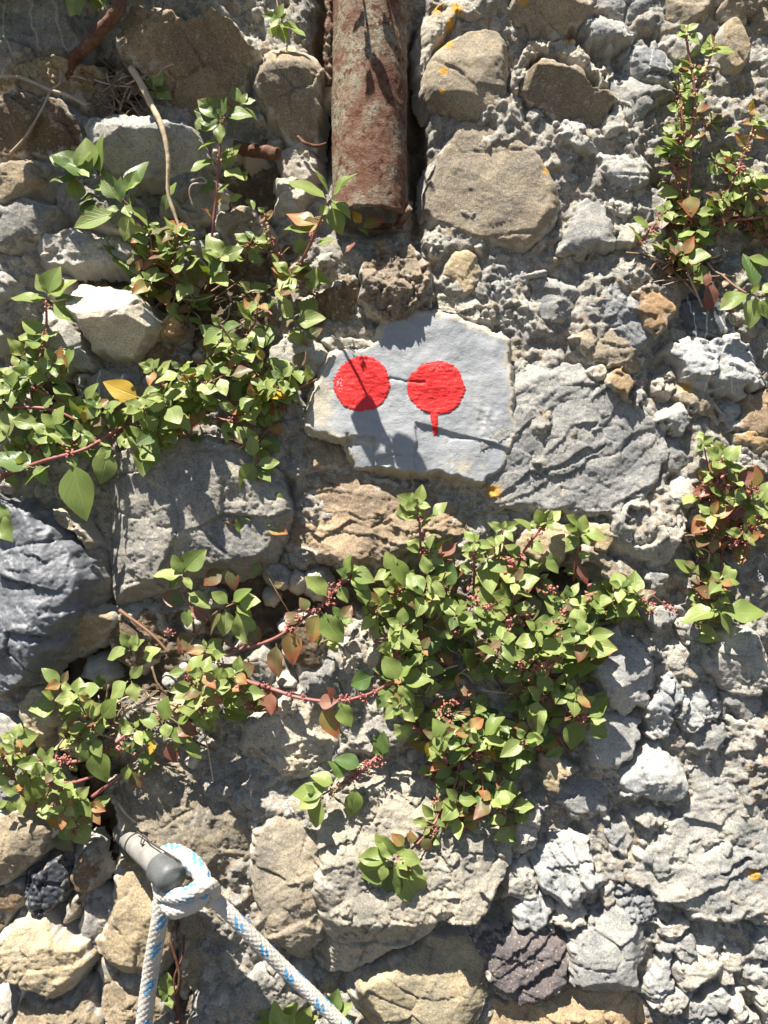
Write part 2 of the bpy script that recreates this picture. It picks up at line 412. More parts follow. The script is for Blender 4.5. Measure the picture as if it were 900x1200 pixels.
def tubes_obj(name, tubes, mat, parent=None, label=None, cat=None, group=None, seg=6):
    """tubes: list of (path in world/S units, radius)"""
    o0 = tubes[0][0][0].copy(); Vs = []; Fs = []; n = 0
    for p, r in tubes:
        V, F = tube([q-o0 for q in p], r, seg); Vs.append(V); Fs.append(F+n); n += len(V)
    me = fix_tris(name, np.vstack(Vs), np.vstack(Fs), mat)
    o = link(name, me, parent, o0*S)
    if label: tag(o, label, cat, group)
    return o

# ------------------------------------------------------------------ the ground in front of the wall
g = bpy.data.meshes.new('path')
g.from_pydata([(-400, -800, 0), (400, -800, 0), (400, 0.3, 0), (-400, 0.3, 0)], [], [(0, 1, 2, 3)]); g.materials.append(M['path'])
go = link('path', g, scale=1.0); go['kind'] = 'structure'

# ------------------------------------------------------------------ the wall
wall = thing('stone_wall', 'old rubble stone wall with rough pale mortar filling the whole view', 'wall', (0, 0.0, 0)); wall['kind'] = 'thing'
LICHEN = [(524, 50, 7), (519, 88, 4), (513, 4, 9), (535, 12, 6), (528, 28, 5), (578, 576, 7), (880, 1021, 5), (806, 453, 5), (612, 2, 6), (669, 42, 5), (618, 608, 4), (640, 200, 4), (518, 112, 3)]
def lichen_at(X, Y):
    o = np.zeros(X.shape)
    for a, b, r in LICHEN: o = np.maximum(o, np.exp(-((X-a)**2+(Y-b)**2)/(1.6*r*r)))
    return o

# soft gaussian dents (-) and swellings (+) of the mortar: x, y, rx, ry, amount
LEVELS = [
 (60, 150, 110, 130, -26), (120, 105, 45, 30, -22), (230, 330, 130, 140, -20), (60, 420, 90, 110, -22), (110, 320, 70, 30, -25),
 (380, 90, 14, 110, -45), (488, 150, 13, 130, -48), (440, 262, 40, 14, -26), (300, 190, 60, 40, -25),
 (90, 640, 60, 60, -30), (110, 770, 90, 60, -45), (60, 950, 110, 110, -40), (100, 1060, 60, 90, -38), (40, 1140, 80, 70, -35),
 (330, 700, 120, 40, -34), (330, 760, 60, 40, -26), (560, 700, 130, 70, -16), (650, 665, 60, 28, -42), (640, 100, 40, 40, -14), (690, 60, 70, 50, -16),
 (450, 1130, 90, 50, -32), (600, 1080, 50, 60, -22), (745, 830, 24, 55, -26), (770, 690, 30, 40, -6), (820, 330, 50, 60, -20),
 (770, 440, 40, 40, -16), (860, 470, 40, 30, -14), (850, 620, 50, 60, -14), (640, 960, 40, 40, -14), (650, 860, 50, 50, -18), (600, 1170, 60, 30, -18),
 (460, 335, 50, 40, 8), (560, 20, 60, 30, 10), (520, 300, 40, 25, 4), (610, 250, 70, 60, -4), (250, 600, 100, 90, -14), (760, 1150, 60, 40, -6),
 (210, 1130, 16, 90, -34), (200, 1020, 60, 40, -10), (500, 400, 110, 30, -8), (300, 850, 120, 60, -12), (710, 620, 20, 60, -8)]
EARTH = [(110, 100, 60, 40, 0.8), (130, 770, 130, 70, 0.8), (330, 700, 130, 50, 0.7), (70, 960, 80, 70, 0.6), (600, 700, 150, 70, 0.75), (250, 350, 110, 110, 0.7),
 (60, 450, 80, 80, 0.6), (380, 80, 16, 110, 0.8), (488, 150, 14, 140, 0.8), (830, 310, 60, 40, 0.7), (850, 640, 50, 60, 0.5), (560, 830, 80, 90, 0.6), (210, 1130, 20, 90, 0.9),
 (100, 1070, 70, 80, 0.5), (280, 240, 60, 60, 0.6), (430, 320, 60, 40, 0.5), (330, 600, 80, 70, 0.35)]
def mortar_h(X, Y):
    L = np.zeros(X.shape)
    for a, b, rx, ry, v in LEVELS: L += v*np.exp(-(((X-a)/rx)**2+((Y-b)/ry)**2))
    wx = X+fbm(X, Y, 30, 3, 61)*7; wy = Y+fbm(X, Y, 30, 3, 67)*7
    h = 4+7*sstep(430, 620, X)+L+fbm(X, Y, 95, 3, 11)*12+fbm(wx, wy, 40, 3, 21)*8
    tx = X+fbm(X, Y, 14, 3, 71)*2.5; ty = Y+fbm(X, Y, 14, 3, 75)*2.5
    for sc, sd, am, sl in ((24, 31, 4.5, 9.0), (11.5, 37, 3.6, 6.0), (5.6, 39, 2.4, 3.4), (3.2, 33, 1.3, 1.6)):       # broken stone and grit held in the mortar
        f1, f2, k, dx, dy = voro(tx+ty*0.15, ty*1.1, sc, sd)
        e = sstep(0.0, 0.10, f2-f1)
        h += np.where(RND[2][k] > 0.40, e*(am*(RND[3][k]-0.25)+sl*((RND[0][k]-.5)*dx+(RND[1][k]-.5)*dy)), 0)
    h += fbm(X, Y, 6, 3, 41)*1.5+ridged(wx, wy, 30, 3, 43)*1.8
    f1, f2, k, dx, dy = voro(X, Y, 27, 47)
    h -= np.where(RND[1][k] > 0.82, 10*np.clip(1-(f1*2.3)**2, 0, 1), 0)            # pits
    return h
def axis(lo, hi, step, far):
    a = list(np.arange(lo, hi+0.1, step)); s = step; left = []; right = []
    p = lo
    while p > lo-far: s *= 1.09; p -= s; left.append(p)
    s = step; p = hi
    while p < hi+far: s *= 1.09; p += s; right.append(p)
    return np.array(left[::-1]+a+right)
ax_ = axis(-70, 970, 2.0, 1500); ay_ = axis(-70, 1270, 2.0, 1500)
ay_ = ay_[(ay_ > -1500) & (ay_ < 2920)]
X, Y = np.meshgrid(ax_, ay_)
Hm = mortar_h(X, Y)
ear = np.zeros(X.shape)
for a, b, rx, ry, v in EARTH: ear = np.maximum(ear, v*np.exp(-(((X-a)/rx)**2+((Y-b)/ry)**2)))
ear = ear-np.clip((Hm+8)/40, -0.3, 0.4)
V = np.stack([X-450, -Hm, 600-Y], -1).reshape(-1, 3)
me = mesh_np('mortar', V, grid_faces(X.shape[1], X.shape[0]), M['mortar'], dict(earth=ear.ravel()))
mo = link('mortar', me, wall, (0, 0, ZC))

GRY = (0.285, 0.29, 0.295); LG = (0.385, 0.39, 0.388); BLU = (0.235, 0.25, 0.275); DRK = (0.06, 0.063, 0.072); BRN = (0.26, 0.21, 0.15)
TAN = (0.40, 0.325, 0.215); DBR = (0.17, 0.13, 0.09); OCH = (0.45, 0.315, 0.175); PAL = (0.475, 0.455, 0.415); PUR = (0.155, 0.135, 0.14); WHT = (0.55, 0.53, 0.48)
GBR = (0.315, 0.268, 0.20); LBL = (0.385, 0.40, 0.415)
POLYS = []
NST = [0]
def stone_height(poly, H, R, seed, X, Y, rnd=0, np_=3, slope=0.5, planes=(), tilt=(0, 0), fac=3.0, fsc=30, strata=None, rough=1.0, warp=6.0, fine=1.0, nedge=None, grow=0.0):
    if nedge is None: nedge = 0 if rnd else 5
    P = np.asarray(poly, float); cx, cy = P.mean(0)
    wx = X+fbm(X, Y, 34, 3, seed+1)*warp; wy = Y+fbm(X, Y, 34, 3, seed+5)*warp
    wx += fbm(X, Y, 9, 2, seed+9)*warp*0.3; wy += fbm(X, Y, 9, 2, seed+13)*warp*0.3
    Q = P
    for _ in range(rnd): Q = chaikin(Q)
    d = sdf(Q, wx, wy)+grow
    inr = max(d.max(), 4.0)
    Rr = min(R if R else min(inr*(0.5 if rnd else 0.38), 20 if rnd else 13), inr)
    t = np.clip(d/Rr, 0, 1)
    h = H*(1-(1-t)**2.0)**0.7
    rs = np.random.RandomState(seed*7+3)
    fx = X+fbm(X, Y, 26, 3, seed+41)*1.5; fy = Y+fbm(X, Y, 26, 3, seed+45)*1.5      # break lines run nearly straight
    for k in range(np_+(2 if not rnd else 0)):   # broad flat faces
        a = rs.rand()*2*np.pi; s = slope*(0.30+0.7*rs.rand()); o = inr*(-0.1+0.85*rs.rand())
        h = np.minimum(h, H-s*((fx-cx)*np.cos(a)+(fy-cy)*np.sin(a)-o)+0.05*H)
    for k in range(nedge):                       # broken corners
        a = rs.rand()*2*np.pi; u = (fx-cx)*np.cos(a)+(fy-cy)*np.sin(a)
        sup = ((P[:, 0]-cx)*np.cos(a)+(P[:, 1]-cy)*np.sin(a)).max()
        h = np.minimum(h, H*1.02-(0.6+1.0*rs.rand())*(u-sup*(0.5+0.4*rs.rand())))
    for (px, py, gx, gy) in planes:
        h = np.minimum(h, H+gx*(fx-px)+gy*(fy-py))
    lean = 0.10*float(sstep(480, 700, np.array(cx)))+0.10*float(sstep(820, 1000, np.array(cy)))     # shape tipped upward to brighten the right and lower stones
    h = h+tilt[0]*(X-cx)+np.clip((tilt[1]+lean)*(Y-cy), -14, 14)
    m = sstep(-2, 7, d)
    rel = 0
    if fac:
        # flakes: level plates a little above or below each other, and small spalls
        f1, f2, k, dx, dy = voro(fx+seed, fy*1.25, fsc*1.5, seed+17)
        rel = rel+fac*((RND[0][k]-.5)*5.0*dx+(RND[1][k]-.5)*5.0*dy)*0.8+fac*(RND[2][k]-.5)*1.0
        ck = sstep(0.07, 0.0, f2-f1)*sstep(0.0, 0.35, fbm(X, Y, 60, 2, seed+47))
        rel = rel-ck*(1.5+0.6*fac)
        f1, f2, k, dx, dy = voro(fx*1.0+fy*0.15+seed, fy*1.3, fsc*0.40, seed+19)
        gate = sstep(-0.15, 0.35, fbm(X, Y, 55, 2, seed+49))
        rel = rel+0.62*fac*(0.3+0.7*gate)*((RND[0][k]-.5)*3.4*dx+(RND[1][k]-.5)*3.4*dy+(RND[2][k]-.5)*0.8)
        f1, f2, k, dx, dy = voro(fx*0.9+fy*0.2+seed, fy, 5.0, seed+21)
        rel = rel+0.55*min(fac, 3)*(0.4+0.6*gate)*((RND[0][k]-.5)*1.6*dx+(RND[1][k]-.5)*1.6*dy+(RND[2][k]-.5)*0.5)
    if strata:
        an, sc, amp = strata[:3]
        u = (fx*math.cos(an)+fy*math.sin(an)); v = (-fx*math.sin(an)+fy*math.cos(an))
        v = v+fbm(u, v, 60, 3, seed+23)*6
        q = v/sc+fbm(u/6, v, 14, 2, seed+25)*0.5
        fr = q-np.floor(q); st = PERM[(np.floor(q).astype(np.int64)+seed*13) & 1023]/1023.0
        gs = 0.35+0.65*sstep(-0.2, 0.3, fbm(u/3, v, 40, 2, seed+51))
        rel = rel+amp*gs*((fr*0.9-0.45)+(st-0.5)*1.2)
    rel = rel+rough*(fbm(X, Y, 60, 2, seed+31)*3.2+fbm(X, Y, 15, 3, seed+35)*0.8)+fine*rough*(fbm(X, Y, 3.4, 2, seed+39)*0.5)
    h = h+rel*m
    h = np.where(d < 0, np.minimum(h, H*0.1)+d*2.4, h)
    return h, d
def stone(poly, H, col, mat='stone', R=None, label=None, name='stone', step=1.6, vein=0.0, smear=0.6, h0=None, parent=None, **kw):
    NST[0] += 1; seed = NST[0]*3+5
    P = np.asarray(poly, float); POLYS.append(P)
    x0, y0 = P.min(0)-14; x1, y1 = P.max(0)+14
    xs = np.arange(x0, x1+step, step); ys = np.arange(y0, y1+step, step)
    X, Y = np.meshgrid(xs, ys)
    if name == 'stone': kw.setdefault('grow', 1.0+3.0*float(sstep(430, 620, P.mean(0)[0]))); kw.setdefault('warp', 6.0+5.0*float(sstep(560, 700, P.mean(0)[0])))
    h, d = stone_height(poly, H, R, seed, X, Y, **kw)
    mask = d > -9
    cx, cy = P.mean(0); hz = H*0.75 if h0 is None else h0; k = (D-hz)/D
    V = np.stack([(X-cx)*k, -h, -(Y-cy)*k], -1).reshape(-1, 3)
    F = grid_faces(len(xs), len(ys), mask)
    at_ = dict(edge=d.ravel(), vein=np.full(d.size, vein), smear=np.full(d.size, smear), lichen=lichen_at(X, Y).ravel())
    V, F, at_ = compact(V, F, at_)
    me = mesh_np(name, V, F, M[mat], at_)
    v = np.array(col)*(0.94+0.12*random.random())
    if cx < 450 and mat == 'stone': v = v*np.array((1.05, 1.0, 0.92))          # the left courses are of browner stone
    o = link(name, me, parent or wall, ((cx-450)*k*S, 0, ZC+(600-cy)*k*S), color=tuple(v))
    if label: o['label'] = label
    return o
random.seed(3)
# --- upper left
stone([(-20,-15),(75,-10),(85,25),(88,45),(75,56),(40,64),(10,76),(-20,78)], 34, BLU, tilt=(0,-0.25), rough=1.3, strata=(0.3,22,4), np_=2, vein=.4)
stone([(-30,82),(45,64),(80,66),(108,72),(118,86),(112,108),(60,113),(20,104),(-30,108)], 24, TAN, fac=4, fsc=16, smear=.9)
stone([(128,50),(136,22),(152,2),(190,-4),(218,20),(250,2),(276,24),(296,50),(294,77),(272,112),(236,132),(200,126),(162,78)], 66, BRN, planes=[(215,12,0,-0.62),(160,60,0.5,-0.2),(265,60,-.5,-.3),(215,20,0,1.6)], np_=0, rough=1.2, fac=2, label='large brown overhanging stone with a pale lit upper rim')
stone([(100,134),(120,127),(160,131),(200,134),(228,145),(242,178),(216,193),(180,201),(120,187),(98,168)], 44, LBL, planes=[(170,152,0.02,0.75),(170,156,0,-0.85),(215,160,-.6,0)], np_=0, fac=2, rough=.9)
stone([(-30,112),(30,108),(62,116),(98,130),(97,165),(80,172),(40,180),(-30,184)], 22, DBR, tilt=(0,-.25), rough=1.4)
stone([(-15,192),(18,181),(44,182),(56,196),(50,216),(20,233),(-15,236)], 24, GBR, rnd=2, np_=1, fac=.8)
stone([(-20,242),(20,231),(50,229),(66,241),(60,266),(30,286),(-20,291)], 20, GRY, rnd=1, np_=1, fac=1.2)
stone([(33,292),(40,277),(52,269),(76,268),(120,275),(168,285),(170,300),(140,314),(60,312)], 20, LBL, rnd=1, np_=1, planes=[(100,285,0,.5)])
stone([(62,214),(120,208),(168,236),(172,268),(120,266),(74,262),(66,238)], 6, GRY, tilt=(0,-.2), fac=3)
stone([(-20,312),(12,322),(16,344),(-20,352)], 18, LBL, fac=1.5)
stone([(74,348),(90,332),(130,329),(152,338),(180,370),(178,388),(150,410),(124,417),(100,405),(84,384)], 62, WHT, planes=[(128,366,0.05,0.85),(128,374,-0.1,-1.0),(150,365,-.8,0.2)], np_=0, fac=1.2, fsc=40, rough=.7, smear=.3, label='pale squared stone with a bright flat top and shaded underside')
stone([(44,366),(80,375),(98,396),(100,430),(74,441),(46,430)], 24, LBL, planes=[(70,395,0,.3),(85,410,-.5,-.3)], np_=1, fac=1)
stone([(84,442),(120,430),(146,435),(158,452),(146,476),(118,474),(90,462)], 16, BLU, vein=1, planes=[(120,445,0,.4)])
stone([(150,395),(190,392),(215,420),(200,448),(160,444)], 6, DBR)
stone([(-25,470),(18,462),(34,480),(26,520),(-25,528)], 12, GRY)
stone([(40,500),(90,494),(110,520),(96,552),(56,548),(38,530)], 8, BLU, fac=4)
stone([(180,300),(230,296),(244,320),(210,342),(176,336)], 8, GRY)
stone([(176,376),(198,366),(214,374),(210,394),(186,400)], 26, OCH, fac=2, fsc=12)
stone([(200,205),(240,196),(262,214),(258,246),(222,254),(198,234)], 14, GRY, fac=3)
stone([(250,250),(290,240),(312,262),(300,290),(262,288)], 10, GBR)
# --- around the pipe
stone([(292,100),(300,74),(316,48),(341,42),(368,58),(379,76),(376,122),(370,166),(340,162),(310,132)], 44, GBR, planes=[(340,78,0,.9),(340,86,0,-.5),(360,90,-.5,0)], np_=0, fac=2, rough=1)
stone([(332,172),(352,160),(372,180),(374,210),(350,222),(330,200)], 14, PAL, fac=3)
stone([(322,208),(346,200),(364,222),(356,244),(326,240)], 16, PAL, fac=3, fsc=16)
stone([(493,105),(496,80),(512,54),(546,29),(580,27),(598,54),(594,112),(580,139),(546,136),(506,126)], 36, GBR, rnd=1, planes=[(545,75,0.05,0.30),(545,112,0,-.7)], np_=1, fac=1, fsc=60, rough=.8, warp=3, smear=.35, label='rounded grey-brown stone with a few orange lichen spots beside the pipe')
stone([(486,40),(500,8),(540,-12),(585,0),(612,20),(606,52),(598,50),(580,22),(545,22),(510,48),(498,80),(488,78)], 26, MORT, fac=3, fsc=14, rough=1.4, name='mortar_lump')
stone([(496,236),(508,190),(528,150),(550,135),(582,145),(620,164),(651,205),(659,240),(640,276),(610,291),(560,276),(510,263)], 28, (0.31,0.265,0.205), rnd=1, planes=[(575,205,0.02,0.10),(540,205,.25,.0),(600,262,0,-.4)], np_=1, fac=.8, fsc=70, rough=.9, warp=3, smear=.4, label='largest rounded brown stone right of the pipe end')
stone([(588,-20),(700,-20),(704,6),(682,26),(642,39),(612,26),(598,8)], 44, GBR, planes=[(650,0,0,-.8)], np_=1, fac=1.5)
stone([(617,98),(622,70),(640,60),(690,79),(722,110),(719,131),(700,166),(680,161),(660,141),(640,126),(624,112)], 46, BRN, planes=[(655,75,0.12,-0.66),(655,66,0,1.2)], np_=0, fac=1, fsc=60, rough=.8, label='brown stone with a flat shaded face below a crust of mortar')
stone([(648,142),(664,132),(694,160),(699,176),(674,177),(654,164)], 30, LG, planes=[(674,155,0,.6)], np_=1, fac=2, fsc=16)
stone([(612,50),(634,40),(664,42),(690,62),(722,92),(716,100),(690,84),(660,74),(640,66),(626,78),(612,96),(600,110),(594,80)], 30, MORT, fac=5, fsc=14, rough=2.2, nedge=0, warp=12, name='mortar_lump')
stone([(678,36),(694,14),(720,17),(738,35),(736,51),(714,63),(694,51)], 30, LG, rnd=1, np_=2, fac=2, planes=[(708,32,0,.5)])
stone([(733,62),(755,50),(792,66),(792,92),(765,96),(735,81)], 24, BLU, vein=1, strata=(0.2,9,3), np_=1)
stone([(708,96),(735,88),(770,100),(792,112),(770,120),(756,142),(738,142),(724,112)], 26, GRY, planes=[(745,108,0,.5),(750,122,0,-.6)], np_=1, fac=2)
stone([(704,181),(725,174),(756,178),(772,195),(752,216),(734,221),(706,206)], 24, LG, planes=[(738,192,0,.5),(738,204,0,-.6)], np_=0, fac=2.5)
stone([(656,292),(668,262),(680,234),(700,229),(716,245),(727,260),(712,291),(690,300)], 28, GRY, planes=[(688,262,-.05,.35),(710,268,-.7,0),(690,282,0,-.6)], np_=0, fac=1, rough=.7)
stone([(718,260),(746,262),(757,275),(750,287),(720,288)], 16, PAL, fac=2)
stone([(696,226),(720,222),(745,236),(742,256),(722,252)], 16, PAL, fac=3, fsc=14)
stone([(844,38),(851,24),(862,19),(873,34),(880,60),(872,78),(856,82),(848,60)], 34, TAN, rnd=2, np_=0, fac=.4, rough=.5, warp=1.5, planes=[(860,45,0,-.25)], label='smooth egg-shaped tan pebble standing upright at upper right')
stone([(778,52),(790,36),(808,36),(818,46),(812,62),(790,67)], 24, PAL, rnd=1, fac=1, rough=.6)
stone([(708,-18),(760,-18),(765,30),(742,46),(722,16),(704,4)], 20, GRY, fac=4)
stone([(770,-18),(830,-18),(846,8),(820,26),(786,24)], 24, GBR, fac=3)
stone([(848,-18),(915,-18),(915,30),(886,44),(872,22),(852,12)], 26, GBR, fac=4, tilt=(0,-.2))
stone([(866,88),(886,70),(915,74),(915,140),(884,150),(862,120)], 14, GBR, tilt=(0,-.3), fac=3)
stone([(716,146),(746,144),(772,150),(786,172),(764,176),(728,170)], 14, GRY, fac=4, fsc=14)
stone([(724,108),(745,120),(752,140),(740,160),(712,162),(705,140)], 22, PAL, fac=4, fsc=14, rough=1.3, name='mortar_lump')
stone([(836,88),(872,96),(880,140),(850,168),(828,140)], 12, PAL, fac=5, fsc=10, rough=1.5, name='mortar_lump')
stone([(790,200),(830,188),(868,204),(872,246),(840,262),(800,250)], 8, PAL, fac=5, fsc=11, rough=1.4, name='mortar_lump')
stone([(745,226),(768,214),(784,236),(778,262),(752,256)], 14, GRY, fac=3)
# --- the right half
stone([(622,332),(640,321),(666,325),(686,360),(680,377),(650,377),(630,366)], 20, GRY, planes=[(650,340,0,.3)], fac=2)
stone([(620,330),(612,322),(622,316),(640,318),(640,330)], 18, LBL, rnd=1, fac=1, name='pebble')
stone([(688,352),(715,335),(740,345),(786,334),(788,386),(768,412),(740,411),(718,386),(700,366)], 26, BLU, fac=4, strata=(0.5,20,4), np_=1, tilt=(0,-.15))
stone([(746,338),(764,333),(787,345),(783,386),(768,398),(752,376)], 32, (0.30,0.20,0.115), fac=2, rough=.8, planes=[(766,365,-.1,-.1)], label='brown weathered stone patch under the upper right plant')
stone([(786,322),(862,318),(902,340),(905,392),(880,386),(850,402),(800,396),(788,370)], 10, DRK, mat='slate', vein=.8, strata=(1.35,14,3), np_=1)
stone([(786,402),(806,394),(832,400),(872,390),(897,430),(891,451),(862,464),(840,461),(815,451),(796,426)], 32, LBL, vein=1, fac=4, planes=[(840,425,0,.2),(840,446,0,-.8)], np_=0)
stone([(560,396),(612,404),(640,420),(700,430),(745,464),(780,503),(784,536),(762,576),(720,601),(650,602),(580,592),(556,560),(556,470)], 24, GRY, strata=(-0.55,34,3.5), fac=1.6, fsc=46, np_=0, nedge=2, slope=.2, rough=1.2, vein=.05, smear=.8, tilt=(0,-.07), label='broad grey layered stone right of the painted patch')
stone([(676,386),(716,377),(741,395),(748,420),(736,431),(690,426)], 28, GBR, planes=[(712,398,0,.5),(712,412,0,-.4)], fac=2)
stone([(682,430),(704,424),(716,436),(708,446),(690,442)], 26, (0.6,0.55,0.45), fac=1, name='pebble')
stone([(710,437),(728,429),(738,450),(737,466),(711,457)], 32, OCH, fac=1.5, rough=.6)
stone([(738,462),(752,458),(756,470),(746,480)], 24, GRY, fac=2, name='pebble')
stone([(772,492),(795,464),(814,486),(802,501),(780,502)], 26, LG, planes=[(795,482,0,.4)], fac=1.5)
stone([(798,452),(816,444),(847,485),(836,493),(806,472)], 24, GBR, planes=[(822,466,-.3,.4)], fac=1.5)
stone([(760,440),(790,430),(800,452),(784,470),(764,462)], 14, MORT, fac=4, fsc=10, rough=1.4, name='mortar_lump')
stone([(870,472),(912,452),(912,485),(897,522),(876,500)], 24, (0.33,0.24,0.155), fac=1.2, rough=.7)
stone([(860,512),(886,494),(912,520),(890,528),(870,522)], 22, OCH, fac=1.2)
stone([(840,460),(866,470),(876,500),(862,508),(846,492)], 12, LBL, fac=3, fsc=12)
stone([(780,506),(806,502),(812,540),(795,560),(784,548)], 16, GRY, fac=3)
stone([(846,540),(875,525),(905,535),(905,560),(880,552),(862,560)], 20, PAL, fac=3, fsc=14)
stone([(795,562),(808,558),(817,580),(806,599),(785,582)], 20, PAL, fac=1.5)
stone([(712,630),(720,598),(734,570),(760,574),(764,590),(746,592),(738,618),(748,640),(770,640),(778,616),(772,596),(778,584),(796,604),(802,618),(792,652),(766,667),(736,652),(716,642)], 30, PAL, fac=2.5, fsc=16, rough=1.4, R=12, label='pale hollowed lump of crust curled like a horseshoe')
stone([(742,596),(772,590),(778,616),(768,636),(748,636),(740,616)], 0, GRY, fac=3, fsc=14)
stone([(756,676),(764,666),(784,668),(780,690),(764,692)], 18, GRY, fac=1, name='pebble')
stone([(804,604),(830,596),(842,620),(826,650),(806,642)], 16, PAL, fac=4, fsc=14, rough=1.3)
stone([(600,635),(640,612),(676,620),(678,650),(656,664),(620,660)], 34, TAN, rnd=1, fac=1.2, np_=1, planes=[(645,630,0,.5)], smear=.4)
stone([(684,618),(706,610),(720,626),(714,646),(694,640)], 26, TAN, rnd=1, fac=1)
stone([(668,640),(700,642),(744,676),(752,692),(736,706),(704,672),(672,662)], 28, GBR, planes=[(705,660,-.5,.5)], fac=1.5, np_=1)
stone([(760,715),(790,711),(797,724),(780,741),(762,735)], 26, LG, fac=1, rough=.6)
stone([(796,724),(815,726),(826,742),(818,758),(800,752)], 22, GRY, rnd=1, fac=1.5)
stone([(780,752),(800,756),(812,770),(804,788),(784,782)], 20, PAL, fac=2)
stone([(824,766),(840,744),(866,730),(892,740),(906,780),(904,812),(862,812),(830,792)], 34, PAL, fac=3, np_=2, planes=[(862,765,0,.25)], rough=1.2)
stone([(846,812),(870,800),(892,815),(892,832),(866,846),(848,836)], 22, GRY, rnd=1, fac=1)
stone([(846,834),(866,848),(888,836),(906,842),(906,862),(860,868)], 20, PAL, fac=2)
stone([(690,742),(732,740),(752,758),(770,788),(756,818),(736,835),(712,826),(700,790)], 34, LG, planes=[(728,775,0.05,.25),(735,805,0,-.6)], np_=0, fac=2, fsc=50, rough=.8, smear=.3)
stone([(676,830),(712,830),(742,836),(757,838),(748,872),(724,896),(700,905),(684,880)], 26, LG, planes=[(715,850,0,.12),(735,880,-.3,-.3)], np_=0, fac=1.2, fsc=50, rough=.7, smear=.3)
stone([(772,794),(790,792),(800,812),(796,838),(775,862),(760,856),(764,826)], 30, LBL, strata=(1.2,12,5), fac=3, planes=[(782,815,.3,.4)])
stone([(800,806),(826,800),(842,822),(836,848),(812,856),(798,840)], 26, LBL, fac=4, fsc=18, strata=(1.1,14,4))
stone([(812,850),(846,840),(858,868),(832,888),(808,880)], 22, GRY, fac=3)
stone([(738,898),(770,879),(800,884),(806,920),(796,937),(760,947),(734,932)], 34, LBL, planes=[(765,905,0,.5),(770,925,0,-.7),(795,910,-.6,0)], np_=0, fac=2)
stone([(806,864),(850,850),(915,844),(915,1078),(880,1075),(850,1082),(800,1063),(762,1047),(742,1030),(748,1004),(770,984),(792,960),(808,920)], 27, (0.40,0.395,0.375), fac=3.2, fsc=44, np_=0, nedge=2, slope=.22, strata=(-.35,38,5), smear=.9, vein=.15, rough=1.5, tilt=(0,-.02), label='broad light grey rock at the right edge marked by one orange lichen spot')
stone([(716,1056),(730,1034),(752,1034),(790,1056),(812,1070),(790,1084),(742,1080)], 22, BLU, fac=4, fsc=16, strata=(-.4,12,4))
stone([(735,956),(770,949),(786,960),(766,976),(744,966)], 24, PAL, fac=2)
stone([(708,960),(734,958),(746,980),(740,1010),(716,1000)], 14, GRY, fac=3)
stone([(628,1030),(636,1002),(670,974),(690,985),(702,1030),(696,1056),(670,1061),(640,1046)], 34, LBL, strata=(1.0,18,6), fac=3, planes=[(668,1010,.1,.3)], np_=1, smear=.3, label='bluish pale folded stone at lower right')
stone([(700,1036),(716,1028),(722,1052),(708,1066)], 22, PAL, fac=2, fsc=12)
stone([(690,1082),(720,1068),(762,1090),(768,1112),(746,1161),(710,1166),(664,1150),(674,1108)], 42, GRY, planes=[(712,1108,0.12,.35),(738,1110,-1.0,-.1),(705,1148,0,-.3)], np_=0, fac=2, fsc=26, rough=1, smear=.25, label='grey stone with a shaded right side at lower right')
stone([(556,1100),(620,1088),(672,1100),(664,1146),(640,1171),(610,1177),(584,1166),(566,1134)], 34, PUR, strata=(-.6,12,5), fac=3, planes=[(615,1120,0,.15)], np_=1, smear=.2, label='dark purplish layered stone near the bottom')
stone([(566,1192),(600,1178),(660,1159),(736,1168),(786,1206),(790,1240),(560,1240)], 36, (0.40,0.30,0.19), planes=[(665,1190,0,.5)], np_=1, fac=2, rough=1, smear=.3, label='orange-tan stone along the bottom edge')
stone([(600,1062),(630,1046),(652,1060),(646,1086),(606,1088)], 28, LBL, rnd=1, fac=3, fsc=14)
stone([(646,1066),(680,1058),(692,1074),(668,1088),(648,1086)], 28, PAL, fac=2)
stone([(588,1024),(618,1000),(634,1036),(618,1056),(592,1052)], 26, PAL, fac=3, fsc=16)
stone([(600,960),(622,938),(642,948),(630,990),(608,1000)], 26, PAL, fac=3, fsc=16)
stone([(648,930),(680,900),(704,912),(726,940),(706,960),(668,956)], 16, GRY, fac=3)
stone([(632,890),(650,884),(676,904),(652,930),(634,918)], 26, TAN, fac=1.5)
for q, c in (([(752,1160),(758,1136),(776,1110),(791,1126),(788,1160),(770,1166)], LBL), ([(776,1106),(815,1090),(819,1110),(806,1122),(786,1118)], GRY),
             ([(798,1150),(792,1132),(806,1104),(822,1090),(851,1092),(846,1122),(838,1156),(815,1162)], PAL), ([(843,1126),(855,1097),(871,1112),(863,1142),(845,1152)], PAL),
             ([(870,1094),(912,1090),(912,1122),(880,1122)], LG), ([(874,1150),(912,1144),(912,1192),(882,1176)], PAL), ([(770,1172),(800,1156),(814,1164),(800,1186),(778,1184)], PAL),
             ([(812,1172),(850,1156),(862,1166),(842,1188),(810,1192)], LG), ([(854,1176),(868,1160),(876,1190),(862,1196)], WHT), ([(866,1128),(884,1124),(905,1132),(896,1144),(872,1146)], LG),
             ([(770,1085),(800,1076),(812,1086),(786,1098)], PAL), ([(795,1192),(860,1196),(915,1190),(915,1225),(795,1225)], GRY)):
    stone(q, 28, c, fac=2, fsc=16, rough=1.1, np_=2)
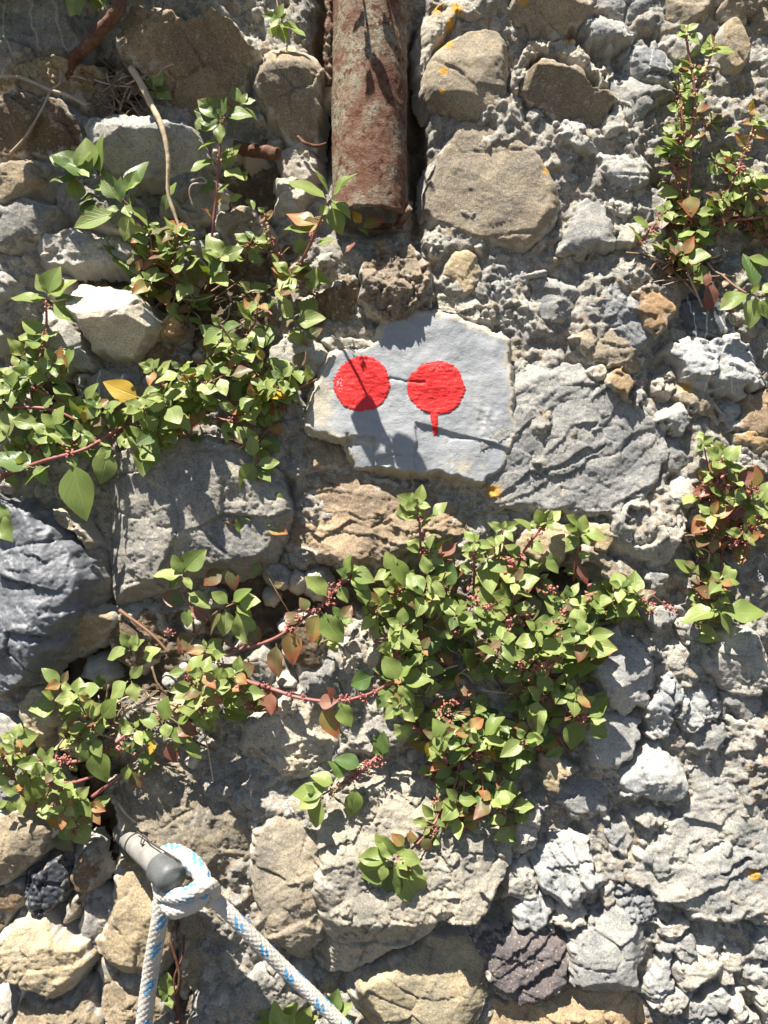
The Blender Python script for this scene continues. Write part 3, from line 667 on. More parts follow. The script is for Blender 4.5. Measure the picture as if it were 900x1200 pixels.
# --- painted stone's neighbours
stone([(312,402),(340,384),(375,390),(390,415),(372,440),(332,441),(314,426)], 22, LG, fac=1.5, fsc=40, planes=[(345,410,0,.1)], np_=1, smear=.3)
stone([(312,440),(346,442),(360,462),(358,504),(330,512),(310,490)], 18, GRY, fac=2, strata=(1.2,12,3))
stone([(416,342),(420,312),(432,292),(470,274),(506,300),(511,330),(505,352),(480,376),(455,374),(426,366)], 50, (0.31,0.255,0.195), fac=5, fsc=16, rough=1.8, planes=[(465,335,0,.55),(465,356,0,-1.2)], np_=0, label='crumbly brown lump sheltering the top of the painted patch')
stone([(524,302),(548,290),(566,310),(561,346),(536,352),(525,332)], 24, TAN, rnd=1, fac=1.5)
stone([(500,330),(520,338),(560,352),(600,366),(606,388),(580,384),(540,374),(508,366)], 20, MORT, fac=4, fsc=12, rough=1.5, name='mortar_lump')
stone([(494,276),(514,266),(528,286),(520,306),(500,300)], 20, PAL, fac=3, fsc=12, name='mortar_lump')
stone([(358,352),(420,322),(424,370),(392,388),(370,378)], 12, DBR, tilt=(0,-.4), fac=3)
stone([(566,300),(600,296),(622,330),(612,360),(580,358),(564,340)], 10, LG, fac=4, fsc=16)
stone([(374,395),(404,388),(440,398),(446,416),(410,414),(386,412)], 26, PAL, fac=3, fsc=12, name='mortar_lump')
stone([(340,512),(372,508),(412,520),(418,548),(380,552),(340,548)], 12, GBR, fac=2, strata=(1.0,8,4))
stone([(104,572),(109,540),(150,519),(230,509),(290,520),(331,560),(341,600),(322,652),(300,682),(200,692),(126,716),(114,680)], 34, GRY, fac=2.5, fsc=60, planes=[(230,600,0.05,.08),(116,600,1.5,0)], np_=0, rough=1.5, smear=.8, tilt=(-.06,-.10), label='broad flat grey stone under the left plants with a straight left edge')
stone([(304,562),(400,546),(482,570),(560,590),(566,622),(490,642),(452,666),(400,662),(334,640)], 26, (0.31,0.25,0.19), fac=3, fsc=30, strata=(0.12,22,5), planes=[(430,605,0,.12)], np_=1, rough=1.3, label='brown layered stone below the painted patch')
stone([(395,560),(470,556),(560,574),(560,592),(480,574),(400,552)], 6, DBR, fac=2)
# --- left, middle
stone([(-30,578),(26,584),(62,610),(92,640),(107,682),(94,720),(72,755),(52,790),(30,812),(-30,820)], 60, (0.088,0.092,0.102), mat='slate', R=40, fac=4, fsc=50, rough=1.3, np_=6, slope=.75, tilt=(0,.06), vein=.0, label='dark blue-black boulder with shiny broken faces at the left edge')
stone([(58,602),(75,594),(106,640),(98,646),(74,618)], 26, TAN, fac=2, fsc=14, name='mortar_lump')
stone([(76,724),(100,712),(129,718),(132,731),(116,752),(80,772)], 22, GBR, planes=[(105,722,0,-.7)], np_=0, fac=1)
stone([(130,722),(180,715),(200,760),(160,790),(124,770)], 4, DBR)
stone([(17,822),(40,806),(56,815),(69,846),(56,871),(41,882),(27,852)], 26, (0.48,0.42,0.32), fac=2, fsc=18, np_=2)
stone([(-20,838),(20,845),(31,870),(20,892),(-20,884)], 16, GRY, rnd=1, fac=1)
stone([(-20,890),(30,892),(60,905),(74,938),(40,942),(-20,950)], 14, BLU, fac=3)
stone([(66,846),(84,838),(100,858),(92,886),(70,880)], 12, PAL, fac=2)
stone([(240,770),(300,760),(320,790),(310,830),(260,840)], 4, GRY, fac=4)
stone([(328,728),(372,726),(384,760),(376,790),(340,784)], 14, DBR, rnd=1, fac=1, tilt=(0,-.3))
stone([(350,770),(385,760),(400,800),(390,840),(352,832)], 8, BLU, fac=2)
stone([(396,760),(430,730),(452,760),(444,800),(408,800)], 16, PAL, fac=4, fsc=14, rough=1.4, name='mortar_lump')
stone([(280,850),(330,812),(380,820),(400,850),(390,900),(330,915),(285,900)], 16, PAL, fac=4, fsc=24, rough=1.4)
stone([(395,840),(440,812),(490,820),(500,860),(460,890),(410,880)], 14, LG, fac=4, fsc=24, rough=1.3)
stone([(480,690),(530,680),(560,720),(540,780),(490,770)], 2, GRY, fac=4)
stone([(590,790),(640,780),(680,810),(690,860),(640,890),(600,860)], 10, GRY, fac=2, tilt=(0,-.2))
# --- lower left and bottom
stone([(130,930),(165,905),(210,898),(292,930),(296,1040),(292,1130),(255,1215),(214,1215),(208,1062),(180,1000),(146,968)], 20, (0.255,0.235,0.20), grow=6, fac=3, fsc=50, planes=[(230,1000,0.1,.05)], np_=1, rough=1.4, smear=.8, strata=(1.5,40,4), tilt=(-.25,-.20))
stone([(132,1012),(152,1004),(186,1050),(204,1090),(186,1150),(152,1157),(114,1127),(108,1110),(126,1080)], 30, (0.38,0.325,0.235), planes=[(155,1080,0.08,.05),(125,1100,1.2,0)], np_=0, fac=1.5, fsc=40, rough=1, smear=.6, label='flat tan stone behind the hanging rope')
stone([(298,985),(325,950),(372,965),(372,1050),(373,1104),(342,1128),(312,1092),(296,1032)], 34, (0.33,0.305,0.265), grow=6, planes=[(338,1030,-.02,.15),(320,1080,0,-.3)], np_=0, fac=2, fsc=44, rough=1, smear=.6)
stone([(372,985),(395,925),(432,900),(480,905),(530,912),(606,925),(610,985),(590,1030),(562,1076),(516,1080),(494,1100),(452,1120),(410,1150),(364,1157),(372,1102)], 48, (0.37,0.345,0.295), grow=5, fac=4, fsc=30, planes=[(480,1010,0.02,.22),(480,1075,0,-.7),(440,1090,.2,-.6)], np_=0, rough=1.6, smear=.8, label='large rough pale block at the bottom centre')
stone([(416,1152),(460,1126),(500,1108),(552,1103),(575,1140),(567,1192),(552,1230),(416,1230),(412,1172)], 34, (0.40,0.345,0.24), planes=[(495,1150,-.15,.25),(545,1150,-.6,0)], np_=0, fac=2, rough=1.1, smear=.4, label='yellowish stone under the pale block at the bottom')
stone([(-20,955),(50,944),(66,975),(46,1006),(15,1031),(-20,1038)], 30, (0.30,0.265,0.21), planes=[(30,975,0,.4),(30,995,-.2,-.5)], np_=1, fac=2)
stone([(52,948),(64,936),(74,960),(64,984),(56,972)], 28, WHT, fac=2, fsc=12)
stone([(26,1032),(66,1000),(79,1020),(71,1062),(46,1077),(29,1062)], 26, (0.02,0.022,0.028), mat='slate', fac=6, fsc=20, np_=2, label='small glossy black stone among the left cobbles')
stone([(78,1004),(110,989),(119,1030),(106,1051),(84,1042)], 18, DBR, rnd=1, fac=.8)
stone([(-15,1036),(24,1034),(28,1062),(8,1070),(-15,1066)], 14, DBR, rnd=1, fac=1)
stone([(70,1064),(88,1050),(94,1072),(76,1082)], 16, DBR, rnd=1, fac=1)
stone([(-15,1104),(20,1084),(46,1079),(76,1104),(99,1114),(99,1132),(80,1166),(55,1177),(18,1152),(-15,1142)], 40, (0.42,0.37,0.28), planes=[(40,1108,.05,.5),(45,1130,0,-.2),(80,1140,-.5,-.4)], np_=0, fac=2.5, fsc=28, smear=.3, label='chipped tan stone at the lower left edge')
stone([(14,1178),(55,1180),(100,1168),(118,1202),(115,1230),(14,1230)], 30, GBR, fac=3, planes=[(60,1195,0,.4)])
stone([(100,1046),(130,1056),(126,1090),(106,1120),(92,1104)], 8, GRY, fac=2)
stone([(112,1130),(150,1160),(186,1156),(190,1200),(150,1225),(120,1220)], 20, GBR, fac=3, fsc=18)
stone([(-20,1060),(20,1072),(10,1090),(-20,1100)], 8, DBR)
stone([(228,1200),(300,1140),(350,1140),(370,1170),(330,1215),(260,1225)], 20, GRY, fac=3, fsc=20, tilt=(0,-.15))

# --- small pebbles and chips set in the mortar between the stones (each one its own piece)
rs = np.random.RandomState(12)
cand = np.stack([rs.rand(5200)*940-20, rs.rand(5200)*1240-20], 1)
dm = np.full(len(cand), -1e9)
for P in POLYS: dm = np.maximum(dm, sdf(P, cand[:, 0], cand[:, 1]))
placed = []; npeb = 0
PCOL = [GRY, LG, PAL, GBR, LBL, TAN, PAL, GRY, BRN, PAL]
for (x, y), dd in zip(cand, dm):
    r = -dd-1.0
    for (a, b, q) in placed: r = min(r, math.hypot(x-a, y-b)-q*0.95)
    if 345 < x < 610 and 365 < y < 570: continue
    if 370 < x < 500 and y < 270: continue
    if r < 5.5: continue
    r = min(r*1.12, 6+rs.rand()**1.6*17)
    placed.append((x, y, r)); npeb += 1
    if x > 560 and rs.rand() < .25: continue
    n = rs.randint(5, 9); a0 = rs.rand()*6.28
    el = 0.65+0.35*rs.rand(); th = rs.rand()*3.14
    poly = []
    for k in range(n):
        a = a0+k*6.283/n+(rs.rand()-.5)*0.5; q = r*(0.8+0.35*rs.rand())
        u, v = q*math.cos(a), q*math.sin(a)*el
        poly.append((x+u*math.cos(th)-v*math.sin(th), y+u*math.sin(th)+v*math.cos(th)))
    lvl = float(mortar_h(np.array([[x]]), np.array([[y]]))[0, 0])
    stone(poly, max(4.0, r*0.55+max(-18, min(lvl, 12))), PCOL[rs.randint(len(PCOL))], name='pebble', rnd=1 if rs.rand() < .2 else 0, fac=2.2, fsc=max(6, r*0.8), np_=3, slope=.9, rough=1.0, warp=4, smear=.9, tilt=(rs.uniform(-.3,.3), rs.uniform(-.2,.5)))
    if npeb >= 120: break

# the same rubble carries on past the edges of the view: one joined mass
rs = np.random.RandomState(77); ring = []; Vs = []; Fs = []; AA = dict(edge=[], vein=[], smear=[], lichen=[]); nv = 0; tries = 0
while len(ring) < 110 and tries < 6000:
    tries += 1
    x, y = rs.uniform(-520, 1420), rs.uniform(-420, 1620); r = rs.uniform(26, 62)
    if -30-r < x < 930+r and -30-r < y < 1230+r: continue
    if any(math.hypot(x-a, y-b) < (r+q)*0.95 for a, b, q in ring): continue
    if 370 < x < 500 and y < 0: continue
    ring.append((x, y, r)); n = rs.randint(6, 9)
    poly = [(x+r*(.8+.3*rs.rand())*math.cos(a), y+r*(.65+.3*rs.rand())*math.sin(a)) for a in np.linspace(0, 6.283, n+1)[:-1]+rs.rand()]
    xs = np.arange(x-r*1.3, x+r*1.3, 4.0); ys = np.arange(y-r*1.3, y+r*1.3, 4.0); X, Y = np.meshgrid(xs, ys)
    h, d = stone_height(poly, rs.uniform(16, 36), None, 900+len(ring), X, Y, grow=2.0)
    V = np.stack([X-450, -h, 600-Y], -1).reshape(-1, 3); F = grid_faces(len(xs), len(ys), d > -9)
    V, F, A = compact(V, F, dict(edge=d.ravel(), vein=0*d.ravel(), smear=0*d.ravel()+.6, lichen=0*d.ravel()))
    Vs.append(V); Fs.append(F+nv); nv += len(V)
    for q in AA: AA[q].append(A[q])
o = link('outer_rubble', mesh_np('outer_rubble', np.vstack(Vs), np.vstack(Fs), M['stone'], {q: np.concatenate(v) for q, v in AA.items()}), wall, (0, 0, ZC), color=(0.33, 0.31, 0.27))
o['kind'] = 'stuff'

# ------------------------------------------------------------------ painted patch with the two red dots
SLAB = [(360,500),(366,468),(376,440),(388,414),(438,404),(452,376),(474,362),(512,368),(556,380),(594,398),(597,430),(601,470),(605,512),(592,530),(598,548),(574,562),(566,570),(540,566),(536,560),(490,557),(413,550),(410,516),(374,506)]
def slab_h(X, Y):
    wx = X+fbm(X, Y, 30, 3, 301)*4; wy = Y+fbm(X, Y, 30, 3, 305)*4
    d = sdf(SLAB, X+fbm(X, Y, 18, 4, 303)*3.2, Y+fbm(X, Y, 18, 4, 307)*3.2)
    foot = sstep(530, 552, Y)
    h = 28.5-1.2*(1-foot)*(1-np.clip(d/3, 0, 1))**2-16*foot*(1-np.clip(d/6, 0, 1))**2
    h += 0.03*(Y-470)+fbm(X, Y, 70, 2, 311)*2.6+fbm(X, Y, 14, 3, 315)*0.55
    # stepped breaks in the skin of render
    st = lambda q: sstep(-1.3, 1.3, q)
    h -= 5.5*st(wy-514-0.05*(X-410)+3*np.sin(X/13))*st(438-wx)                     # lower left recess
    h -= 3.2*st(wy-(497+0.26*(wx-490)))*st(wx-486)                                 # crack stepping right and down
    h -= 1.6*np.exp(-((wy-(446+0.06*(wx-455)))/1.1)**2)*st(wx-455)*st(500-wx)
    h -= 3.0*np.exp(-((wx-410-0.12*(Y-500))/1.6)**2)*st(Y-508)
    h -= 2.6*np.exp(-((wy-535+0.04*(wx-470))/1.6)**2)*st(wx-438)*st(470-wx)-1.2*st(wx-527)*st(wy-515)
    h -= 7*np.exp(-(((X-452)/14)**2+((Y-543)/7)**2))                               # chipped hole at the foot
    h -= 1.6*np.exp(-(((X-567)/12)**2+((Y-492)/20)**2))*(0.5+fbm(X, Y, 9, 2, 321))
    h += 2.0*ridged(wx, wy, 38, 2, 327)*sstep(375, 360, wy*0+X-0)*0
    h = np.where(d < 0, h+d*(1.6+1.2*foot), h)
    return h, d
HZ = 26; KZ = (D-HZ)/D; SCX, SCY = 480, 470
def slab_piece(name, xs, ys, mat, dh, maskf, attrs, parent):
    X, Y = np.meshgrid(xs, ys); h, d = slab_h(X, Y); m = maskf(X, Y, d)
    V = np.stack([(X-SCX)*KZ, -(h+dh(X, Y)), -(Y-SCY)*KZ], -1).reshape(-1, 3)
    F = grid_faces(len(xs), len(ys), m)
    V, F, A = compact(V, F, {k: f(X, Y, d).ravel() for k, f in attrs.items()})
    me = mesh_np(name, V, F, mat, A)
    if parent is wall: return link(name, me, parent, ((SCX-450)*KZ*S, 0, ZC+(600-SCY)*KZ*S))
    o = bpy.data.objects.new(name, me); COL.objects.link(o); o.parent = parent; return o
slab = slab_piece('painted_patch', np.arange(345, 616, 1.3), np.arange(358, 580, 1.3), M['paint'], lambda X, Y: 0*X, lambda X, Y, d: d > -8,
    dict(lichen=lambda X, Y, d: lichen_at(X, Y),
         rub=lambda X, Y, d: np.maximum.reduce([1.0*np.exp(-(((X-378)/16)**2+((Y-470)/38)**2)), 0.55*np.exp(-(((X-566)/10)**2+((Y-490)/22)**2)), 0.95*sstep(11, -1, d), 0.7*np.exp(-(((X-545)/26)**2+((Y-545)/14)**2)), 0.6*np.exp(-(((X-430)/40)**2+((Y-520)/7)**2))])), wall)
slab['label'] = 'patch of wall painted pale grey with two red dots'
def dot(cx, cy, r, sq, drip, seed, lab):
    def md(X, Y):
        a = np.arctan2(Y-cy, (X-cx)/sq); q = np.hypot((X-cx)/sq, Y-cy)
        e = r+fbm(np.cos(a)*9+seed, np.sin(a)*9, 5, 3, seed)*2.0-q+fbm(X*0.6+Y*0.3, Y*1.3, 3.0, 2, seed+3)*1.3
        if drip:
            dx = X-(cx-6+0.10*(Y-cy)); w = 4.4-0.055*(Y-cy-30)-0.5*np.sin((Y-cy)/7.0)+1.2*np.exp(-((Y-cy-50)/3.5)**2)
            e = np.maximum(e, np.minimum(w-np.abs(dx), np.minimum(cy+55-Y, Y-cy)))
        return e
    def dh(X, Y): return 0.45+0.8*sstep(0, 2.5, md(X, Y))+0.35*fbm(X/3, Y, 4, 2, seed+9)
    n = r*sq+8
    o = slab_piece('red_dot', np.arange(cx-n, cx+n, 0.7), np.arange(cy-r-8, cy+(62 if drip else r+8), 0.7), M['red'], dh, lambda X, Y, d: md(X, Y) > 0,
        dict(worn=lambda X, Y, d: np.maximum.reduce([0.35*sstep(4, 0, md(X, Y)), 0.55*np.exp(-(((X-cx+r*sq*0.75)/9)**2+((Y-cy)/16)**2))*(0 if drip else 1), (0.5 if drip else 0)*np.exp(-(((X-cx)/22)**2+((Y-cy+22)/6)**2))])), slab)
    o['label'] = lab
dot(424, 450, 32.5, 1.03, False, 401, 'left red painted dot, crossed by leaf shadows')
dot(511, 455, 31.5, 1.09, True, 431, 'right red painted dot with a drip running down')

# ------------------------------------------------------------------ rusty downpipe let into the wall
pp = thing('rusty_pipe', 'thick rusty iron pipe with flaking green paint set upright in the wall', 'pipe', at(432, 244, 20))
def pipe_mesh():
    R0, n, seg = 45.0, 240, 120
    ys = np.linspace(-520, 246, n); th = np.linspace(0, 2*np.pi, seg+1)[:-1]
    Y, T = np.meshgrid(ys, th, indexing='ij')
    ux = T*R0
    fl = sstep(0.05, 0.22, fbm(ux, Y, 26, 4, 511)) * 1.0
    pit = voro(ux, Y, 9, 517); pr = np.where(RND[0][pit[2]] > .66, -1.1*np.clip(1-(pit[0]*2.4)**2, 0, 1), 0)
    R = R0+fl*0.55+fbm(ux, Y, 7, 3, 521)*0.45+pr*0.7+fbm(ux, Y, 90, 2, 523)*0.6
    # ragged rusted lip
    Yl = np.where(Y > 236, Y+fbm(ux, Y*0, 12, 3, 529)*1.6*sstep(236, 246, Y), Y)
    Xc = 0+(Y-246)*-0.003
    V = np.stack([Xc+R*np.sin(T), -R*np.cos(T), -(Yl-246)], -1).reshape(-1, 3)
    i = np.arange(n-1)[:, None]*seg; j = np.arange(seg)[None, :]; j2 = (j+1) % seg
    F = np.stack([i+j, i+seg+j, i+seg+j2, i+j2], -1).reshape(-1, 4)
    Ri = 38.5                              # inner wall
    V2 = np.stack([Ri*np.sin(th), -Ri*np.cos(th), np.zeros(seg)+0.5], -1); V3 = V2+np.array([0, 0, 300.0])
    b = len(V); e = (n-1)*seg; jj = np.arange(seg); k2 = (jj+1) % seg
    F2 = np.stack([e+jj, b+jj, b+k2, e+k2], -1); F3 = np.stack([b+jj, b+seg+jj, b+seg+k2, b+k2], -1)
    return np.vstack([V, V2, V3]), np.vstack([F, F2, F3])
V, F = pipe_mesh(); hp = 14
me = mesh_np('pipe_wall', V*(D-hp-30)/D, F, M['rust'])
link('pipe_wall', me, pp, at(432, 246, hp+30)+Vector((0, 30*S, 0)))
# flaking rust strip beside the pipe, left
def flake_strip(name, pts, w, seed, parent):
    p = px_path(pts, 2.0); o0 = p[0].copy(); n = len(p); k = 7
    P = np.array([tuple(q-o0) for q in p]); u = np.linspace(-1, 1, k)
    L = np.arange(n)*2.0; LL, UU = np.meshgrid(L, u, indexing='ij')
    wd = w*(0.75+0.5*fbm(LL[:, 0]+seed, LL[:, 0]*0, 18, 3, seed))[:, None]
    V = P[:, None, :]+np.stack([UU*wd, -fbm(LL, UU*8+seed, 9, 3, seed+3)*5-2*(1-UU**2), 0*UU], -1)
    B = V+np.array([0, 4.0, 0])
    A = np.vstack([V.reshape(-1, 3), B.reshape(-1, 3)])
    f = grid_faces(k, n); A2 = n*k
    F = np.vstack([f, f[:, ::-1]+A2])
    i = np.arange(n-1)*k
    F = np.vstack([F, np.stack([i, i+A2, i+k+A2, i+k], -1)[:, ::-1], np.stack([i+k-1, i+k-1+A2, i+2*k-1+A2, i+2*k-1], -1)])
    return link(name, mesh_np(name, A, F, M['rust']), parent, o0*S)
flake_strip('rust_flake', [(384,-60,24),(386,20,26),(383,60,24),(388,100,20)], 6, 551, pp)
flake_strip('rust_flake', [(478,236,30),(472,256,26),(468,268,14)], 7, 557, pp)

def rod(name, pts, r, label, cat, mat='rustbar', seg=14, amp=0.12, step=1.5):
    p = px_path(pts, step); o0 = p[0].copy(); n = len(p)
    rr = np.interp(np.linspace(0, 1, n), np.linspace(0, 1, len(r)), r) if not np.isscalar(r) else np.full(n, r)
    L = np.arange(n)*step
    def disp(th):
        A, B = np.meshgrid(L, th*8, indexing='ij'); return fbm(A, B, 9, 3, 571)*rr[:, None]*amp*1.6
    V, F = tube([q-o0 for q in p], rr, seg, disp)
    o = link(name, fix_tris(name, V, F, M[mat]), None, o0*S); return tag(o, label, cat)
rod('rusty_bar', [(142,-6,66),(136,15,62),(118,36,50),(98,58,36),(86,70,22),(78,98,6),(76,112,-10)], [7,7.4,7,7,6.6,6,5.5], 'bent rusty iron bar sticking out at the top left above the dry twigs', 'iron bar', amp=.10)
rod('rusty_rod', [(276,172,-8),(290,176,14),(308,178,26),(326,180,34)], [7,7,7.4,7.2], 'short rusty rod stub poking out left of the pipe', 'iron rod')
rod('curved_root', [(349,160,22),(358,168,26),(372,171,24),(382,168,16)], [1.6,2.2,2,1.2], 'thin curved rusty wire end just left of the pipe', 'wire', seg=8)

# ------------------------------------------------------------------ plastic peg, its wire and the rope
pg = thing('grey_peg', 'pale grey plastic pipe stub with a dark end holding the rope', 'peg', at(146, 982, 0))
pth = px_path([(144,974,-14),(160,990,26),(178,1006,56),(190,1018,72)], 3)
V, F = tube([q-pth[0] for q in pth], np.linspace(12.6, 14.0, len(pth)), 40)
link('peg_tube', fix_tris('peg_tube', V, F, M['peg']), pg, pth[0]*S)
pth = px_path([(186,1014,68),(194,1022,78),(202,1029,88),(205,1032,92),(206.5,1033,93.6),(206.9,1033.4,94)], 1.2)
rr = np.full(len(pth), 17.0); rr[0] = 14.4; rr[1] = 15.4; rr[2] = 16.3; rr[-10:] = [17.0, 16.8, 16.5, 16.0, 15.2, 14.2, 12.6, 10.0, 6.2, 1.5]
V, F = tube([q-pth[0] for q in pth], rr, 44)
link('end_cap', fix_tris('end_cap', V, F, M['rubber']), pg, pth[0]*S)
w = []
c0 = [at(150, 986, 14)/S]; ax_v = (at(190, 1018, 72)-at(144, 974, -14)).normalized()
sx = ax_v.cross(Vector((0, 0, 1))).normalized(); sy = ax_v.cross(sx)
ring = [at(160, 990, 26)/S+(sx*math.cos(a)+sy*math.sin(a))*13.9 for a in np.linspace(0, 6.5, 40)]
w.append((ring, 0.9))
w.append((px_path([(160,974,34),(170,981,48),(176,987,60),(192,997,74),(206,1006,84),(216,1012,88)], 2), 0.9))
w.append((px_path([(168,979,44),(165,988,56),(170,990,52),(178,986,44)], 2), 0.8))
tubes_obj('twisted_wire', w, M['wire'], None, 'thin dark wire twisted around the pale grey peg', 'wire')

def rope_tube(pts, R, seed, dashes, step=0.8, seg=40):
    R *= 0.73
    p = px_path(pts, step); n = len(p); L = np.arange(n)*step
    th = np.arange(seg)*2*np.pi/seg
    A, T = np.meshgrid(L, th, indexing='ij')
    u = T/(2*np.pi)*8; v = A/8.2
    a = u+v; b = u-v
    ia = np.floor(a); 
    par = (np.floor(a)+np.floor(b)) % 2
    sa = np.abs(np.sin(np.pi*a)); sb = np.abs(np.sin(np.pi*b))
    disp_ = 1.15*np.where(par > 0.5, sa**0.6*(0.6+0.4*sb), sb**0.6*(0.6+0.4*sa))
    disp_ += fbm(A, T*R, 1.6, 2, seed)*0.25
    V, F = tube([q-p[0] for q in p], R, seg, lambda th_: disp_)
    blue = np.zeros((n, seg))
    for (s0, t0, ln, dr) in dashes:          # fleck: start along rope, angle, length, hand
        dt = (T-(t0+dr*(A-s0)/ln*0.55)+np.pi) % (2*np.pi)-np.pi
        on = (A > s0) & (A < s0+ln)
        blue = np.maximum(blue, np.where(on & (np.abs(dt) < 0.25+0.08*np.sin(A*1.5)), 1.0, 0))
    bl = np.concatenate([blue.ravel(), [0, 0]])
    return V, F, bl, p[0]
tr = NT('white_rope'); vv = tr.coord(False)
nn = tr.noise(vv, 0.5, 4, 0.6)
cc = tr.mix(tr.ramp(tr.noise(vv, 0.05, 4), .35, .7), (0.46, 0.425, 0.375), (0.58, 0.55, 0.505))
cc = tr.mix(tr.ramp(nn, .35, .7, 0, .5), cc, tr.mix(1.0, cc, (0.72, 0.69, 0.66), 'MULTIPLY'))
cc = tr.mix(tr.ramp(tr.attr('blue'), .35, .6), cc, tr.mix(tr.ramp(nn, .35, .65), (0.05, 0.20, 0.40), (0.14, 0.36, 0.56)))
tr.set('Base Color', cc); tr.set('Roughness', 0.8); tr.set('Normal', tr.bump(nn, 1.2*S, 0.6)); M['rope'] = tr.m
def flecks(Ls, t0):
    o = []; r = random.Random(int(Ls[0]*7))
    for s0 in Ls:
        for c in (0.1, 2.15, 4.25):
            z = s0+r.uniform(-7, 7); q = t0+c+r.uniform(-.15, .15)
            o += [(z, q-.28, 8, 1), (z+5, q+.20, 8, 1), (z+9.5, q-.22, 8, 1)]+([(z+13, q+.25, 7, 1)] if r.random() < .6 else [])
    return o
parts = []
# loop: up from bottom left, round the peg's end, over and back through itself
parts.append(rope_tube([(150,1480,26),(156,1340,24),(164,1240,26),(170,1190,34),(178,1130,48),(187,1078,66),(190,1048,70),(186,1026,58),(188,1006,52),(200,999,60),(214,1003,74),(230,1016,88),(239,1036,94),(233,1054,94),(216,1063,92),(202,1064,84),(194,1054,70)], 11.6, 601, flecks(list(range(8, 440, 45)) + [462, 486, 508, 532, 556], 0.1)))
parts.append(rope_tube([(186,1062,58),(192,1050,76),(206,1050,94),(220,1048,102),(234,1040,104),(246,1038,96),(250,1046,84),(244,1056,72)], 10.2, 631, flecks([6, 34, 58], 0.0)))
parts.append(rope_tube([(196,1066,52),(208,1068,66),(226,1056,76),(240,1046,80),(258,1060,80),(290,1092,74),(330,1132,62),(372,1172,54),(400,1200,50),(440,1240,46),(520,1330,40),(640,1480,30)], 9.6, 611, flecks(list(range(18, 560, 44)), -0.3)))
V = np.vstack([p[0]+np.array(tuple(p[3]-parts[0][3])) for p in parts]); k = 0; Fs = []
for p in parts: Fs.append(p[1]+k); k += len(p[0])
me = fix_tris('knotted_rope', V, np.vstack(Fs), M['rope'], dict(blue=np.concatenate([p[2] for p in parts])))
ro = link('knotted_rope', me, None, parts[0][3]*S)
tag(ro, 'white braided rope with blue flecks knotted round the grey peg', 'rope')

# ------------------------------------------------------------------ leaves, flowers, plants
def leaf_mesh(seed, mat, wr):
    r = random.Random(seed); nx, ny = 7, 12
    fold = r.uniform(0.04, 0.30); droop = r.uniform(0.04, 0.30); curl = r.uniform(-0.25, 0.25); bend = r.uniform(-0.10, 0.10)
    wav = r.uniform(0.0, 0.05); ph = r.uniform(0, 6.28); pk = r.uniform(0.62, 0.80)
    V = []; UV = []
    for j in range(ny):
        t = j/(ny-1)
        if t < 0.13: w = 0.022
        else:
            q = (t-0.13)/0.87
            w = wr*0.5*max(0.0, math.sin(math.pi*q**pk))**0.85*(1-0.18*q*q)+0.012*(1-q)
        for i in range(nx):
            u = -1+2*i/(nx-1)
            x = u*w+bend*t*t
            z = fold*abs(u)**1.3*w*1.2+wav*math.sin(u*2+t*9+ph)*(abs(u))*w*6-droop*t*t*0.9+curl*u*t*w*1.6
            y = t*(1-0.2*droop*t)
            V.append((x, y, z)); UV.append((0.5+0.5*u*min(1.0, w/(wr*0.25)), t))
    F = [(j*nx+i, j*nx+i+1, (j+1)*nx+i+1, (j+1)*nx+i) for j in range(ny-1) for i in range(nx-1)]
    me = bpy.data.meshes.new('leaf'); me.from_pydata(V, [], F)
    me.polygons.foreach_set('use_smooth', np.ones(len(F), bool))
    uv = me.uv_layers.new(name='UVMap')
    li = np.zeros(len(me.loops), np.int32); me.loops.foreach_get('vertex_index', li)
    uv.data.foreach_set('uv', np.array(UV, np.float32)[li].ravel())
    me.materials.append(mat); return me
LEAVES = {c: [leaf_mesh(i*17+ord(c), LEAFCOL[c], [0.54, 0.62, 0.68, 0.50, 0.60, 0.72, 0.57][i]) for i in range(7)] for c in LEAFCOL}
R_ = random.Random(41)
UP = Vector((0, 0, 1)); OUT = Vector((0, -1, 0))
NLEAF = {}; PSC = {}
def put_leaf(plant, base, d, L, col, nrm=None, var=None):
    if NLEAF.get(plant.name, 0) >= 299: return
    NLEAF[plant.name] = NLEAF.get(plant.name, 0)+1
    d = Vector(d).normalized()
    n = nrm if nrm is not None else OUT*0.75+UP*0.5+Vector((R_.uniform(-.5, .5), R_.uniform(-.3, .3), R_.uniform(-.4, .4)))
    x = d.cross(n)
    if x.length < 0.05: x = d.cross(Vector((1, 0, 0.3)))
    x.normalize(); z = x.cross(d)
    me = R_.choice(LEAVES[col]) if var is None else LEAVES[col][var]
    o = bpy.data.objects.new('leaf', me); COL.objects.link(o); o.parent = plant
    m = Matrix((x, d, z)).transposed().to_4x4()
    L *= R_.choice((.8, .95, 1.0, 1.05, 1.15)) if var is None and L < 40 else 1.0
    L *= PSC.get(plant.name, 1.0)
    s = L*S
    o.matrix_basis = Matrix.Translation(base-plant.location) @ m @ Matrix.Diagonal((s, s, s, 1))
    return o
def lf(plant, bx, by, hb, tx, ty, ht, col='g', var=None, nrm=None):
    b = at(bx, by, hb); t = at(tx, ty, ht); d = t-b
    return put_leaf(plant, b, d, d.length/S*1.04, col, nrm, var)
